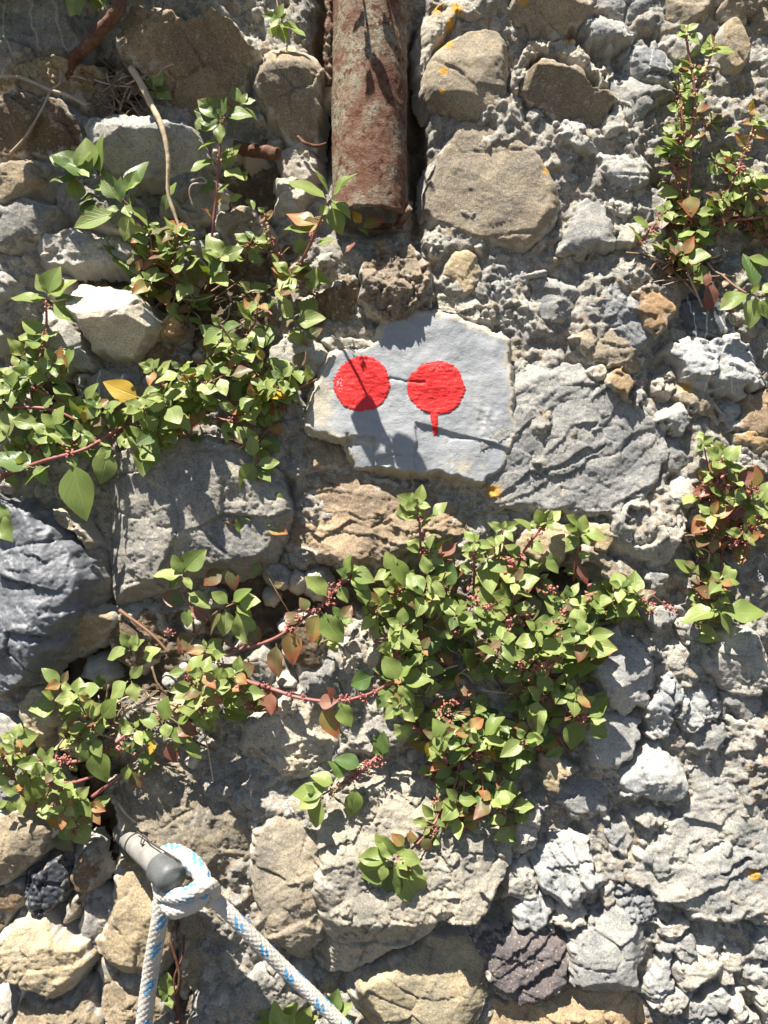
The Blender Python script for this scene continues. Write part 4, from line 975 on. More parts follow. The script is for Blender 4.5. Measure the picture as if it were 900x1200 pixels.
def flower_mesh(seed, mat, n=16, spread=5.0):
    r = random.Random(seed); bm_v = []; bm_f = []
    for k in range(n):
        c = Vector((r.gauss(0, 1), r.gauss(0, 1), r.gauss(0, 1)))*spread*0.55; q = r.uniform(0.9, 2.1)
        ax = Vector((r.uniform(-1, 1), r.uniform(-1, 1), r.uniform(-1, 1))).normalized()
        b = len(bm_v); st = r.uniform(1.0, 1.9)
        x = ax.orthogonal().normalized(); y = ax.cross(x)
        bm_v += [c-ax*q*st]+[c+(x*math.cos(a)+y*math.sin(a))*q*0.8 for a in (0, 1.257, 2.513, 3.77, 5.027)]+[c+ax*q*st]
        for i in range(5):
            bm_f += [(b, b+1+(i+1) % 5, b+1+i), (b+6, b+1+i, b+1+(i+1) % 5)]
    me = bpy.data.meshes.new('flower_cluster'); me.from_pydata([tuple(v) for v in bm_v], [], bm_f)
    me.polygons.foreach_set('use_smooth', np.ones(len(bm_f), bool)); me.materials.append(mat); return me
FLO = [flower_mesh(i, M['flower'], 14+3*i, 4.2+0.5*i) for i in range(4)]
FLT = [flower_mesh(i+9, M['flower_tan'], 12, 4.5) for i in range(2)]
def flower(plant, px, py, h, s=1.0, tan=False):
    o = bpy.data.objects.new('flower_cluster', R_.choice(FLT if tan else FLO)); COL.objects.link(o); o.parent = plant
    o.location = at(px, py, h)-plant.location; o.scale = (S*s,)*3; o.rotation_euler = (R_.uniform(0, 6), R_.uniform(0, 6), R_.uniform(0, 6))
def rosette(plant, px, py, h, n, size, pal, axis=None, spread=0.9, a0=None):
    c = at(px, py, h); ax = (axis if axis is not None else OUT*0.8+UP*0.45+Vector((R_.uniform(-.4, .4), 0, R_.uniform(-.3, .3)))).normalized()
    x = ax.cross(UP); x = x.normalized() if x.length > .1 else Vector((1, 0, 0)); y = ax.cross(x)
    a = R_.uniform(0, 6.28) if a0 is None else a0
    for k in range(n):
        f = k/max(1, n-1)                      # 0 outer .. 1 inner
        lift = 0.05+0.75*f*f+R_.uniform(-.12, .2)
        d = (x*math.cos(a)+y*math.sin(a))*spread+ax*lift
        L = size*(1.0-0.42*f)*R_.uniform(0.85, 1.12)
        put_leaf(plant, c-ax*(1-f)*size*0.18*S, d, L, R_.choice(pal), ax*1.0+d.normalized()*-0.15+Vector((R_.uniform(-.3, .3), R_.uniform(-.25, .25), R_.uniform(-.3, .3))))
        a += 2.39996+R_.uniform(-.25, .25)
def shoot(plant, pts, r=1.8, mat='stem_red', step=22, size=(26, 20), ros=6, pal='ggydg', fl=0.0, rsize=None, skip=0.0, tanfl=False, pairs=False):
    p = px_path(pts, 3.0); n = len(p); o0 = p[0].copy()
    rr = np.linspace(r, r*0.6, n)
    V, F = tube([q-o0 for q in p], rr, 7)
    o = bpy.data.objects.new('stem', fix_tris('stem', V, F, M[mat])); COL.objects.link(o); o.parent = plant
    o.location = o0*S-plant.location; o.scale = (S,)*3
    L = np.arange(n)*3.0; side = R_.choice((-1, 1)); s = step*R_.uniform(.3, .9)+skip*L[-1]
    while s < L[-1]-4:
        i = min(n-2, int(s/3)); T = (p[i+1]-p[i]).normalized(); f = s/max(1, L[-1])
        perp = T.cross(OUT); perp = perp.normalized() if perp.length > .1 else Vector((1, 0, 0))
        for sg in ((side, -side) if pairs else (side,)):
            d = perp*sg*R_.uniform(.6, 1.0)+T*R_.uniform(.1, .7)+OUT*R_.uniform(-.05, .55)+UP*R_.uniform(-.35, .1)
            put_leaf(plant, p[i]*S, d, (size[0]+(size[1]-size[0])*f)*R_.uniform(.75, 1.2), R_.choice(pal))
        if R_.random() < fl:
            q = bpy.data.objects.new('flower_cluster', R_.choice(FLT if tanfl else FLO)); COL.objects.link(q); q.parent = plant
            q.location = p[i]*S-plant.location; q.scale = (S*R_.uniform(.7, 1.2),)*3; q.rotation_euler = (R_.uniform(0, 6), R_.uniform(0, 6), 0)
        side = -side; s += step*R_.uniform(.7, 1.3)
    if ros:
        x, y, h = pts[-1]; rosette(plant, x, y, h, ros, rsize or size[1], pal)
def bush(plant, regs, n, hr, size, pal, ros=(4, 7), fl=0.2, root=None):
    """n short leafy shoot ends scattered through ellipses (x, y, rx, ry)"""
    for k in range(n):
        x, y, rx, ry = R_.choice(regs)
        while True:
            a, b = R_.uniform(-1, 1), R_.uniform(-1, 1)
            if a*a+b*b < 1: break
        x += a*rx; y += b*ry; h = R_.uniform(*hr)
        q = root or (x, y)
        bx, by = x+R_.uniform(-34, 34), y+R_.uniform(6, 44)
        if q != (x, y): bx, by = x+(q[0]-x)*0.4+R_.uniform(-14, 14), y+(q[1]-y)*0.4+R_.uniform(0, 20)
        shoot(plant, [(bx, by, h*0.25), ((bx+x)/2+R_.uniform(-8, 8), (by+y)/2+4, h*0.75), (x, y, h)], 1.3, R_.choice(('stem_red', 'stem_brown', 'stem_green')), 12, (size[1], size[0]*0.9), R_.randint(*ros), pal, fl, R_.uniform(*size))

# --- upper left sprawl
P1 = thing('pellitory_plant', 'large leafy green plant sprawling from the pipe end down the left of the painted patch', 'plant', at(270, 420, 0), 'wild plants rooted in the wall')
shoot(P1, [(200,318,4),(188,292,16),(170,264,30),(150,240,40),(138,232,44)], 2.2, 'stem_brown', 30, (26,22), 0, 'gg')
shoot(P1, [(150,242,38),(128,216,40),(108,203,44)], 1.6, 'stem_red', 60, (22,20), 0, 'g')
for a in ((112,206,46, 56,180,48,'d'),(108,204,44, 92,160,52,'g'),(104,206,44, 54,206,40,'d'),(90,196,46, 103,168,58,'g'),(86,200,46, 60,178,50,'d'),(92,198,48,104,205,58,'y'),
          (118,206,46,114,154,54,'g',0),(92,238,38,84,206,44,'g'),(88,238,36,116,226,44,'d'),(92,250,34,112,232,40,'d'),(140,236,46,112,198,52,'g',3),(138,250,46,84,263,50,'g',0),(142,240,46,138,208,56,'d'),
          (145,226,48,162,212,58,'y'),(146,226,50,158,196,58,'y'),(148,228,48,168,180,44,'d',3),(140,246,48,120,244,54,'g'),(146,240,50,152,252,60,'g'),(150,240,48,174,262,52,'g'),(152,248,46,146,282,46,'y'),(168,262,36,188,274,40,'g'),
          (198,232,30,204,208,36,'g'),(197,226,30,194,242,38,'d')): lf(P1, *a)
shoot(P1, [(246,324,6),(248,280,18),(253,232,28),(257,180,36),(260,150,40)], 2.0, 'stem_red', 400, (20,20), 0, 'g', 0)
for a in ((260,140,42, 233,112,46,'g',4),(261,138,44,263,110,52,'d'),(264,138,44,294,128,50,'g',5),(259,142,44,230,132,40,'d'),(258,146,44,226,146,38,'g'),(258,144,46,256,164,52,'g'),(262,136,48,252,126,56,'y'),(236,136,40,230,152,44,'g'),
          (283,122,40,270,98,46,'g'),(282,122,42,302,112,48,'y'),(284,124,40,302,140,38,'g'),(282,124,42,290,104,48,'g'),
          (256,166,38,230,170,42,'g',5),(254,186,32,220,196,36,'g'),(262,200,30,278,166,38,'g',0),(262,198,32,284,206,40,'y'),(284,214,24,294,192,34,'g'),(254,214,26,232,222,30,'d'),(252,226,26,272,212,34,'g'),(256,240,24,262,226,30,'w'),(250,256,18,238,242,30,'o',4),(268,236,20,282,228,28,'y'),(290,232,20,300,248,28,'g')): lf(P1, *a)
flower(P1, 261,140,48,.7,True); flower(P1, 258,165,40,.8,True); flower(P1, 259,188,34,.7,True)
shoot(P1, [(328,338,6),(346,318,26),(362,290,56),(374,262,92),(386,236,128)], 2.0, 'stem_red', 400, (24,20), 0, 'gg', .0)
for a in ((388,232,130,414,200,151,'g',4),(386,232,130,376,196,147,'g',3),(384,234,126,342,206,124,'g',2),(388,234,126,412,254,134,'g',1),(386,240,124,372,256,126,'y'),(388,240,126,398,270,126,'g'),
          (376,262,46,348,266,44,'o',2),(372,264,46,336,248,40,'o'),(368,272,46,330,262,40,'g',5),(368,286,40,396,278,46,'g'),(362,292,38,342,292,34,'g'),(424,268,30,448,254,36,'o',5),(418,266,32,432,274,40,'g',4),(424,262,30,412,248,34,'w'),(438,282,26,460,300,22,'o',1),(404,296,34,416,284,38,'r'),(356,300,34,352,276,42,'g'),(348,310,28,372,318,34,'g'),(352,320,24,386,330,28,'g')): lf(P1, *a)
for q in ((374,258,80),(380,246,92),(366,278,62),(356,302,36),(352,310,34)): flower(P1, *q, .9, R_.random() < .5)
shoot(P1, [(330,310,10),(316,272,24),(310,250,32)], 1.4, 'stem_red', 18, (18,16), 3, 'gob', .5)
flower(P1, 314,268,34,1.2,True); flower(P1, 316,280,30,1.0,True)
bush(P1, [(300,310,60,40),(320,345,54,40),(250,350,56,54),(215,320,56,44),(190,300,34,34)], 24, (14,60), (23,37), 'gggyydyob', (3,5), .2)
P1b = thing('pellitory_plant', 'dense low mat of green leaves left of the two red dots', 'plant', at(250, 470, 0), 'wild plants rooted in the wall')
bush(P1b, [(215,410,46,40),(270,420,50,40),(310,440,36,34),(305,490,34,40),(240,460,60,36),(180,460,40,36),(150,490,46,30),(210,485,54,28)], 27, (18,78), (23,37), 'gggyydyob', (3,5), .2)
shoot(P1b, [(250,490,14),(290,494,26),(320,470,32),(372,444,30)], 1.7, 'stem_red', 24, (20,18), 0, 'gyg', .3)
shoot(P1b, [(286,470,12),(296,510,24),(300,540,30),(302,575,26),(299,610,18),(296,632,8)], 2.0, 'stem_red', 30, (24,20), 0, 'gg', .1, skip=.35)
for a in ((298,540,34,282,572,38,'g',1),(300,545,34,326,538,40,'y'),(300,552,32,320,560,40,'g'),(298,536,36,292,512,42,'y'),(302,522,34,322,516,38,'g'),(300,520,34,276,500,40,'g'),
          (314,578,24,336,598,28,'g',1),(300,610,22,282,598,30,'g'),(286,620,20,262,606,24,'b',1),(284,628,22,280,606,30,'g'),(312,616,22,336,626,28,'o',1),(310,614,24,322,610,30,'y'),
          (164,466,42,120,450,48,'w',6),(322,458,40,336,462,42,'w',2),(308,460,36,334,464,44,'w',3),(214,440,40,238,438,44,'r',2),(206,470,40,232,440,46,'o',1),(98,498,34,100,476,40,'w'),(308,424,34,302,404,40,'w',3)): lf(P1b, *a)
# --- left edge plant with the thick red runner
P2 = thing('pellitory_plant', 'left-edge plant on a thick red runner with one big hanging leaf', 'plant', at(0, 540, 0), 'wild plants rooted in the wall')
shoot(P2, [(-30,575,20),(8,556,34),(52,540,44),(100,526,44),(136,504,34),(150,500,20)], 3.0, 'stem_red', 20, (22,18), 0, 'ggyd', .5)
shoot(P2, [(-30,486,20),(10,478,30),(60,480,34),(96,498,30),(112,520,16)], 2.4, 'stem_red', 20, (22,18), 0, 'ggyb', .15)
shoot(P2, [(-20,436,16),(14,444,28),(46,458,30),(80,474,18)], 1.9, 'stem_red', 20, (20,18), 0, 'ggy', .15)
shoot(P2, [(38,462,18),(46,430,28),(54,390,38),(54,352,46)], 2.0, 'stem_red', 500, (20,20), 0, 'gg', 0)
for a in ((54,350,46, 34,344,50,'g',2),(52,354,46,8,340,44,'g',3),(56,346,48,62,314,54,'g'),(56,346,50,88,326,54,'g',1),(54,344,48,40,322,50,'g'),(60,352,46,100,380,48,'g',4),(62,350,46,92,346,50,'d'),(50,394,40,24,372,42,'g',5),(52,392,42,54,398,54,'y'),(50,396,40,26,394,42,'y'),
          (70,444,34,70,406,44,'o',0),(74,446,36,78,410,48,'g'),(60,452,34,84,462,38,'g'),
          (84,540,46, 101,609,52,'g',0),(128,526,42,116,566,50,'g',2),(132,524,42,110,540,48,'y'),(58,546,46,14,566,46,'g',3),(40,548,44,-12,534,40,'d',2),(36,514,40,68,508,46,'g'),(58,508,40,34,496,46,'y'),(30,492,38,16,486,40,'g'),(46,500,40,14,488,44,'g',4),(50,500,42,82,520,46,'y',1),(62,500,40,74,476,46,'g'),(66,504,40,52,484,46,'g'),(112,528,40,96,510,46,'d'),(-6,604,30,14,634,36,'g',1),(-8,590,30,10,610,36,'g'),(6,478,34,10,508,44,'y',4),(-10,520,30,8,496,40,'y'),
          (100,470,40,108,450,48,'g'),(104,490,40,112,466,48,'d'),(140,516,40,158,520,44,'y'),(142,508,40,140,528,46,'y')): lf(P2, *a)
bush(P2, [(20,420,34,30),(60,440,30,22),(110,480,36,30),(10,460,24,30),(70,500,40,24)], 13, (18,48), (21,32), 'gggyyd', (4,6), .2)
for q in ((56,360,48),(52,392,42),(48,408,38),(0,556,40),(-6,568,36),(14,552,42),(30,548,44)): flower(P2, *q, .8, True)
# --- trailing shoot at the middle left, bronze leaves
P3 = thing('pellitory_plant', 'plant with bronze and green leaves above the lower left rope peg', 'plant', at(180, 800, 0), 'wild plants rooted in the wall')
shoot(P3, [(140,715,6),(176,742,16),(198,765,20)], 2.4, 'stem_brown', 400, (20,20), 0, 'g')
shoot(P3, [(228,742,18),(224,715,28),(218,690,38),(214,672,44)], 1.7, 'stem_red', 400, (20,20), 0, 'g')
for a in ((214,674,46,178,670,48,'y',4),(214,672,46,204,650,52,'g',2),(216,670,46,236,642,54,'g',5),(214,676,48,226,688,52,'y'),(210,676,44,192,692,48,'d'),(220,694,38,246,712,42,'y',1),(218,706,36,188,698,38,'b',2),(220,712,34,222,735,40,'g',5),(222,710,34,240,726,38,'r'),
          (262,668,20,236,684,24,'b',5),(268,664,22,276,692,26,'b',4),(270,640,20,264,664,28,'g'),(268,708,36,250,692,42,'g',2),(272,706,38,292,688,46,'g',0),(276,708,38,294,722,44,'g'),(278,706,38,304,702,46,'y',5),(260,712,36,240,742,36,'b',5),(264,714,36,266,746,40,'y',2),(276,716,34,296,756,34,'y',4),(290,728,30,304,756,32,'b',2),(226,740,24,206,766,26,'b',5),(214,744,24,226,764,28,'b',2),(250,754,24,262,764,28,'o'),(248,748,26,256,772,30,'y')): lf(P3, *a)
shoot(P3, [(212,766,14),(226,748,24),(250,720,34),(276,706,38)], 1.4, 'stem_brown', 400, (20,20), 0, 'g')
shoot(P3, [(20,888,20),(48,890,32),(92,892,34),(130,874,30),(160,850,18)], 2.6, 'stem_red', 24, (20,18), 0, 'gyg', .5)
shoot(P3, [(66,918,22),(90,916,30),(112,908,30),(130,896,20)], 2.4, 'stem_red', 400, (20,20), 0, 'g')
shoot(P3, [(108,934,32),(126,920,34),(146,902,28),(160,880,16)], 2.4, 'stem_red', 400, (20,20), 0, 'g')
for a in ((152,762,44,124,768,44,'g',4),(152,760,44,142,742,50,'g'),(154,760,46,162,740,54,'y'),(154,762,46,168,750,54,'g'),(166,772,42,186,758,48,'y',5),(150,798,44,126,818,46,'y',1),(152,796,44,164,780,52,'y'),(154,798,46,160,822,52,'y',2),(120,806,36,84,812,38,'g',2),(118,806,36,118,790,42,'d'),(112,846,46,70,848,48,'g',4),(112,842,46,92,826,52,'g'),(118,842,46,136,822,54,'g',2),(116,846,48,120,866,54,'y'),
          (106,874,52,90,878,50,'g'),(112,876,54,124,920,58,'g',5),(104,878,54,92,892,56,'g',2),(110,866,52,118,886,62,'g',5),(188,848,40,162,842,44,'g',5),(190,846,42,196,818,50,'g',2),(194,846,42,196,866,50,'y',5),(206,848,40,230,828,48,'g',2),(206,850,40,230,862,46,'r',2),(204,850,42,214,872,46,'g'),(148,862,42,142,842,48,'g',5),(150,864,42,152,884,50,'d',5),(180,866,38,176,884,42,'w'),(196,870,36,206,890,38,'r'),(216,870,36,236,886,40,'g'),(208,868,36,204,884,40,'g'),
          (106,940,36,122,952,42,'o',1),(118,942,36,112,956,40,'r'),(154,898,32,162,924,34,'b',1),(150,896,34,146,918,38,'g'),(40,922,36,58,944,42,'y',1),(22,930,34,-4,920,38,'g'),(24,932,34,26,952,40,'y'),(10,938,34,-8,950,36,'g'),(16,936,34,10,956,38,'g'),(36,918,36,18,908,42,'g'),(84,936,38,72,924,44,'g'),(88,940,38,90,960,44,'y'),(92,938,40,106,956,44,'g'),(90,934,40,100,924,46,'y'),(84,940,40,74,950,44,'g')): lf(P3, *a)
bush(P3, [(20,870,26,24),(34,910,28,26),(100,800,40,24),(96,938,24,18),(235,800,34,30),(165,810,60,50),(250,780,30,24),(130,860,50,30)], 19, (26,84), (20,33), 'ggggyyybo', (3,5), .35)
for q in ((60,892,36),(74,890,36),(150,868,40),(140,880,36),(200,742,34),(120,880,40),(230,780,28),(258,776,26),(188,842,36),(160,866,34),(266,802,26)): flower(P3, *q, 1.0)
# --- runners in the middle
P4 = thing('pellitory_plant', 'two long red runners with sparse leaves crossing below the painted patch', 'plant', at(330, 780, 0), 'wild plants rooted in the wall')
shoot(P4, [(248,768,10),(284,760,24),(322,748,34),(360,722,44),(386,700,52),(404,676,58)], 2.4, 'stem_red', 400, (20,20), 0, 'g', 0)
for a in ((384,700,54,362,672,58,'g',4),(396,686,58,408,706,60,'g',1),(404,674,60,410,650,70,'g',2),(410,676,60,398,668,68,'d'),(376,716,52,400,756,54,'g',4),(374,718,50,362,752,50,'o',4),(352,730,46,334,718,46,'b',5),(340,736,44,344,780,46,'o',0),(324,754,40,322,794,40,'b',1),(362,716,50,352,700,52,'b'),(412,670,60,432,690,66,'y',2),(410,672,60,440,676,66,'g',5),(412,678,60,436,700,64,'g'),(406,668,62,424,662,70,'y')): lf(P4, *a)
for i in range(11): t = i/10; flower(P4, 338+62*t+R_.uniform(-4,4), 740-56*t+R_.uniform(-4,4), 42+16*t, .95)
shoot(P4, [(288,798,12),(320,808,28),(352,818,38),(392,822,44),(430,814,48),(462,798,54)], 2.6, 'stem_red', 400, (20,20), 0, 'g', 0)
for a in ((378,826,44,396,866,44,'o',0),(396,822,46,412,852,48,'g',1),(392,818,46,384,806,54,'r',5),(372,824,44,394,820,52,'r',5),(304,806,24,322,836,26,'r',2),(302,806,26,306,842,30,'r'),(318,810,28,316,834,34,'r'),(466,796,56,490,770,64,'g',4),(468,798,56,452,768,60,'g',2),(470,800,56,502,790,62,'g'),(478,792,58,490,812,60,'g',1),(470,800,54,494,828,56,'g'),(466,802,54,484,824,62,'y',4),(462,796,54,444,790,60,'d'),(438,792,48,408,802,44,'d'),(452,812,50,440,832,52,'d')): lf(P4, *a)
for q in ((312,802,26),(340,814,36),(356,818,40),(408,820,46),(426,816,50),(440,810,52),(402,818,46)): flower(P4, *q, .8)
shoot(P4, [(300,650,4),(312,672,10),(328,700,14),(340,720,10)], 0.9, 'stem_brown', 26, (16,14), 0, 'gb', .2)
# --- the dense central plant
P5 = thing('pellitory_plant', 'densest bushy green plant right of centre below the painted patch', 'plant', at(580, 740, 0), 'wild plants rooted in the wall')
shoot(P5, [(500,700,16),(494,660,40),(492,620,54),(490,592,64)], 1.9, 'stem_red', 20, (24,20), 6, 'ggyg', .8, 24)
shoot(P5, [(555,700,20),(556,660,46),(556,636,56)], 1.6, 'stem_red', 20, (24,20), 6, 'ggyg', .6, 24)
shoot(P5, [(600,690,20),(612,650,40),(630,625,50),(640,612,54)], 1.9, 'stem_red', 22, (26,22), 5, 'ggyg', .8, 26)
shoot(P5, [(672,680,16),(676,650,34),(680,624,46)], 1.7, 'stem_red', 26, (22,20), 5, 'ggyg', .4, 30)
shoot(P5, [(580,700,20),(585,650,44),(590,620,54)], 1.7, 'stem_red', 24, (22,20), 5, 'ggyg', .7, 24)
for a in ((460,650,50,478,690,54,'g'),(462,668,50,450,648,54,'g',5),(474,612,58,468,588,60,'g',1),(488,604,62,482,578,68,'y',2),(506,604,58,524,588,58,'g',2),(460,668,50,440,676,56,'g'),(682,624,48,668,600,58,'g',4),(684,626,48,712,626,54,'g',5),(648,670,44,646,648,52,'y',5),(676,660,40,688,684,40,'r'),(624,624,52,606,606,58,'g',5),(634,618,52,646,598,60,'g',5),(536,636,44,512,652,44,'r',5),(640,652,48,654,672,52,'g',2)): lf(P5, *a)
bush(P5, [(550,680,50,46),(600,700,60,40),(640,700,60,36),(695,702,50,26),(738,700,32,18),(620,745,66,36),(575,750,54,44),(670,745,40,26),(510,670,30,44)], 38, (20,80), (23,39), 'gggyydgyb', (3,5), .45)
for q in ((556,702,72),(600,660,60),(604,680,58),(660,722,66),(650,735,62),(596,730,66),(620,724,62),(612,690,60),(646,690,56),(690,700,46)): flower(P5, *q, 1.3)
P5b = thing('pellitory_plant', 'lower trailing half of the central greenery with reddish flower clusters', 'plant', at(560, 850, 0), 'wild plants rooted in the wall')
shoot(P5b, [(560,880,14),(566,920,30),(562,948,30)], 1.4, 'stem_red', 14, (16,12), 4, 'ggd', .4)
shoot(P5b, [(540,880,14),(544,920,26),(540,950,28)], 1.4, 'stem_red', 16, (15,12), 4, 'ggo', .4)
shoot(P5b, [(640,790,20),(676,800,36),(690,835,46),(686,842,48)], 1.8, 'stem_red', 400, (20,20), 0, 'g')
for a in ((688,842,48,714,818,52,'g',4),(688,840,48,676,816,52,'g',5),(690,846,48,712,866,50,'g',2),(690,844,50,708,842,60,'y'),(630,818,44,626,866,46,'y',4),(632,800,50,640,776,56,'g'),(628,790,52,648,812,56,'g',4),(566,862,50,590,840,58,'g',4),(566,864,50,596,872,56,'y'),(564,862,50,546,866,54,'g',2),(505,866,40,502,888,42,'w',4),(512,850,40,532,848,44,'b'),(480,866,40,462,852,46,'y'),(448,886,36,450,862,42,'d'),(590,910,36,600,944,38,'g'),(578,920,34,590,952,36,'d'),(676,842,46,670,880,40,'g',1)): lf(P5b, *a)
bush(P5b, [(520,720,40,44),(560,800,54,44),(600,800,56,40),(535,845,44,34),(640,800,40,34),(585,865,40,36),(500,850,30,26),(450,720,26,40),(470,770,30,26),(555,915,40,40),(530,930,36,30),(590,900,30,36)], 36, (14,66), (20,34), 'ggggyydbyo', (3,5), .4)
for q in ((682,842,52),(640,780,62),(652,776,60),(626,784,58),(610,778,58),(520,836,40),(528,826,42),(560,884,36),(680,836,50)): flower(P5b, *q, 1.3)
P5c = thing('pellitory_plant', 'loose trailing sprays hanging from the central plant down to the lowest leaf rosette', 'plant', at(500, 800, 0), 'wild plants rooted in the wall')
bush(P5c, [(455,760,36,50),(500,800,40,50),(530,860,40,40),(480,700,34,40),(550,930,34,36),(600,850,40,30),(420,720,24,24)], 26, (14,56), (19,32), 'gggyydbyo', (3,5), .4)
shoot(P5c, [(540,860,16),(536,910,28),(520,950,34),(506,985,38)], 1.4, 'stem_red', 15, (22,17), 4, 'gygbo', .4)
# --- two separate sprigs below
P6 = thing('pellitory_plant', 'small sprig with a red flower spike pointing left below the central plant', 'plant', at(440, 888, 0), 'wild plants rooted in the wall')
shoot(P6, [(462,872,8),(440,888,26),(412,912,38),(384,928,46),(374,934,48)], 1.9, 'stem_red', 400, (20,20), 0, 'g')
for a in ((384,926,50,338,930,46,'g',3),(376,936,50,366,974,50,'g',5),(392,918,48,364,908,50,'g',5),(404,912,46,388,890,50,'d',5),(424,898,44,392,886,46,'d',4),(378,932,52,352,944,54,'y'),(416,922,42,414,964,42,'g',3),(452,886,30,440,862,36,'d',5),(370,930,50,358,920,56,'g')): lf(P6, *a)
for i in range(12): t = i/11; flower(P6, 388+56*t+R_.uniform(-5,5), 930-44*t+R_.uniform(-5,5), 46-12*t, .95, t < .3)
P7 = thing('pellitory_plant', 'sprig ending in a rosette of broad leaves above the pale bottom block', 'plant', at(520, 950, 0), 'wild plants rooted in the wall')
shoot(P7, [(524,930,6),(512,960,30),(488,990,48),(460,1008,58)], 2.0, 'stem_red', 26, (18,16), 0, 'gbg', .4)
for a in ((456,1008,60,420,1000,58,'g',4),(456,1010,60,416,1032,54,'g',5),(456,1004,60,444,976,60,'g',4),(460,1004,62,456,984,70,'g',2),(468,1004,60,494,1006,62,'g',5),(462,1014,60,456,1056,54,'d',4),(466,1014,60,498,1062,54,'y',4),(462,1012,62,486,1030,64,'g',1),(452,1012,62,446,1032,68,'g',2),(464,1008,66,478,1018,74,'y',4),(460,1004,62,444,990,70,'y'),(474,992,54,460,976,56,'o',1),(482,990,54,484,970,56,'o'),(494,982,48,506,998,50,'b'),(502,966,44,484,960,46,'g',4),(504,970,44,494,982,48,'g'),(508,958,40,496,946,44,'g'),(512,960,40,524,972,44,'g'),(510,950,40,520,940,46,'b'),(478,1006,58,500,1030,56,'y')): lf(P7, *a)
flower(P7, 468,1012,66,1.0); flower(P7, 474,1020,62,.8)
# --- right side
P8 = thing('pellitory_plant', 'tall red-stemmed plant with small leaves at the top right', 'plant', at(810, 300, 0), 'wild plants rooted in the wall')
PSC[P8.name] = 1.1
shoot(P8, [(800,295,10),(806,230,30),(810,165,44),(814,110,54),(806,56,60),(804,36,62)], 2.2, 'stem_red', 14, (18,14), 5, 'gyygo', .75, 20, tanfl=True)
shoot(P8, [(814,115,52),(830,76,56),(836,52,58)], 1.5, 'stem_red', 13, (17,15), 5, 'yygo', .7, 18, tanfl=True)
shoot(P8, [(806,185,40),(798,125,48),(794,80,52)], 1.4, 'stem_red', 13, (17,14), 4, 'gyyg', .8, 18, tanfl=True)
shoot(P8, [(810,260,20),(794,215,34),(786,175,40)], 1.6, 'stem_red', 13, (20,16), 5, 'gyg', .8, 22)
shoot(P8, [(815,280,14),(850,230,36),(872,180,46),(886,140,52)], 1.9, 'stem_red', 13, (18,15), 5, 'gyyo', .85, 18, tanfl=True)
shoot(P8, [(910,252,30),(880,256,34),(846,260,28),(820,270,12)], 2.0, 'stem_red', 22, (18,15), 0, 'go', .3)
shoot(P8, [(830,290,12),(868,228,40),(884,205,48)], 1.5, 'stem_red', 14, (17,15), 4, 'yyg', .7, 18)
for a in ((800,172,46,820,162,50,'g',4),(798,174,44,780,158,50,'g',5),(794,172,46,784,182,50,'g'),(806,140,48,812,118,54,'d'),(816,60,56,856,56,60,'y'),(820,62,58,820,40,64,'g'),(880,150,48,896,140,54,'y',5),(814,250,36,838,248,42,'g',4),(808,228,34,812,250,40,'o',5),(878,132,50,882,118,56,'w'),(868,150,46,856,150,52,'g')): lf(P8, *a)
bush(P8, [(805,260,30,34),(795,180,24,40),(840,220,36,36),(874,200,30,56),(805,290,26,14),(818,100,28,50),(888,250,16,30)], 27, (16,52), (17,28), 'gyyggyob', (3,6), .8)
P9 = thing('pellitory_plant', 'leafy sprig at the right edge over dark streaked rock', 'plant', at(890, 340, 0), 'wild plants rooted in the wall')
shoot(P9, [(830,306,8),(850,326,24),(868,340,36),(884,346,42),(908,348,42)], 1.8, 'stem_brown', 40, (18,16), 0, 'gb', .3)
for a in ((878,344,44,842,356,48,'g',4),(886,346,46,878,384,44,'y',1),(890,346,46,912,330,52,'g'),(884,342,46,880,292,44,'d',3),(880,344,48,890,332,56,'y'),(892,350,46,906,372,48,'g',5),(832,318,28,824,336,30,'r'),(836,330,28,828,364,28,'r',0),(862,334,40,872,326,46,'y'),(905,312,40,882,298,40,'g')): lf(P9, *a)
P10 = thing('pellitory_plant', 'red-flowered plant with a dry root tangle at the right edge below the middle', 'plant', at(840, 630, 0), 'wild plants rooted in the wall')
PSC[P10.name] = 1.2
shoot(P10, [(836,622,10),(838,590,28),(842,560,40),(846,536,48)], 2.4, 'stem_red', 16, (20,18), 6, 'gyyg', 1.0, 26)
shoot(P10, [(838,600,20),(830,550,30),(824,518,40)], 1.2, 'stem_red', 22, (14,12), 5, 'yyg', .2, 14)
shoot(P10, [(836,625,10),(866,632,28),(884,612,38),(906,600,42)], 2.0, 'stem_red', 14, (18,16), 4, 'gyo', 1.0, 20)
shoot(P10, [(836,640,10),(820,660,22),(812,672,28)], 1.5, 'stem_brown', 14, (18,16), 4, 'bobg', .4, 20)
shoot(P10, [(846,640,10),(844,690,34),(838,712,44)], 1.7, 'stem_red', 14, (20,17), 5, 'gygb', .7, 22)
bush(P10, [(850,600,34,40),(880,610,24,30),(830,680,26,30),(860,560,26,24)], 14, (18,50), (17,26), 'gyygobr', (3,5), .9)
shoot(P10, [(850,584,20),(870,580,32),(886,592,36)], 1.5, 'stem_red', 20, (18,16), 3, 'gy', .2, 20)
for a in ((846,718,46,892,718,52,'g',4),(842,716,46,862,740,44,'g',3),(840,714,46,806,724,48,'g',5),(836,574,40,816,574,42,'r',2),(842,610,36,826,616,46,'r',5),(878,588,36,890,594,40,'y',1),(880,600,30,872,578,40,'g'),(906,560,34,896,584,40,'g'),(846,540,50,832,528,56,'y',5),(848,540,50,864,524,56,'y',5),(852,548,48,872,548,52,'g',2),(850,555,46,866,566,48,'g'),(832,552,42,826,560,48,'g'),(848,660,30,860,680,38,'y',4),(838,630,34,836,644,42,'o',5)): lf(P10, *a)
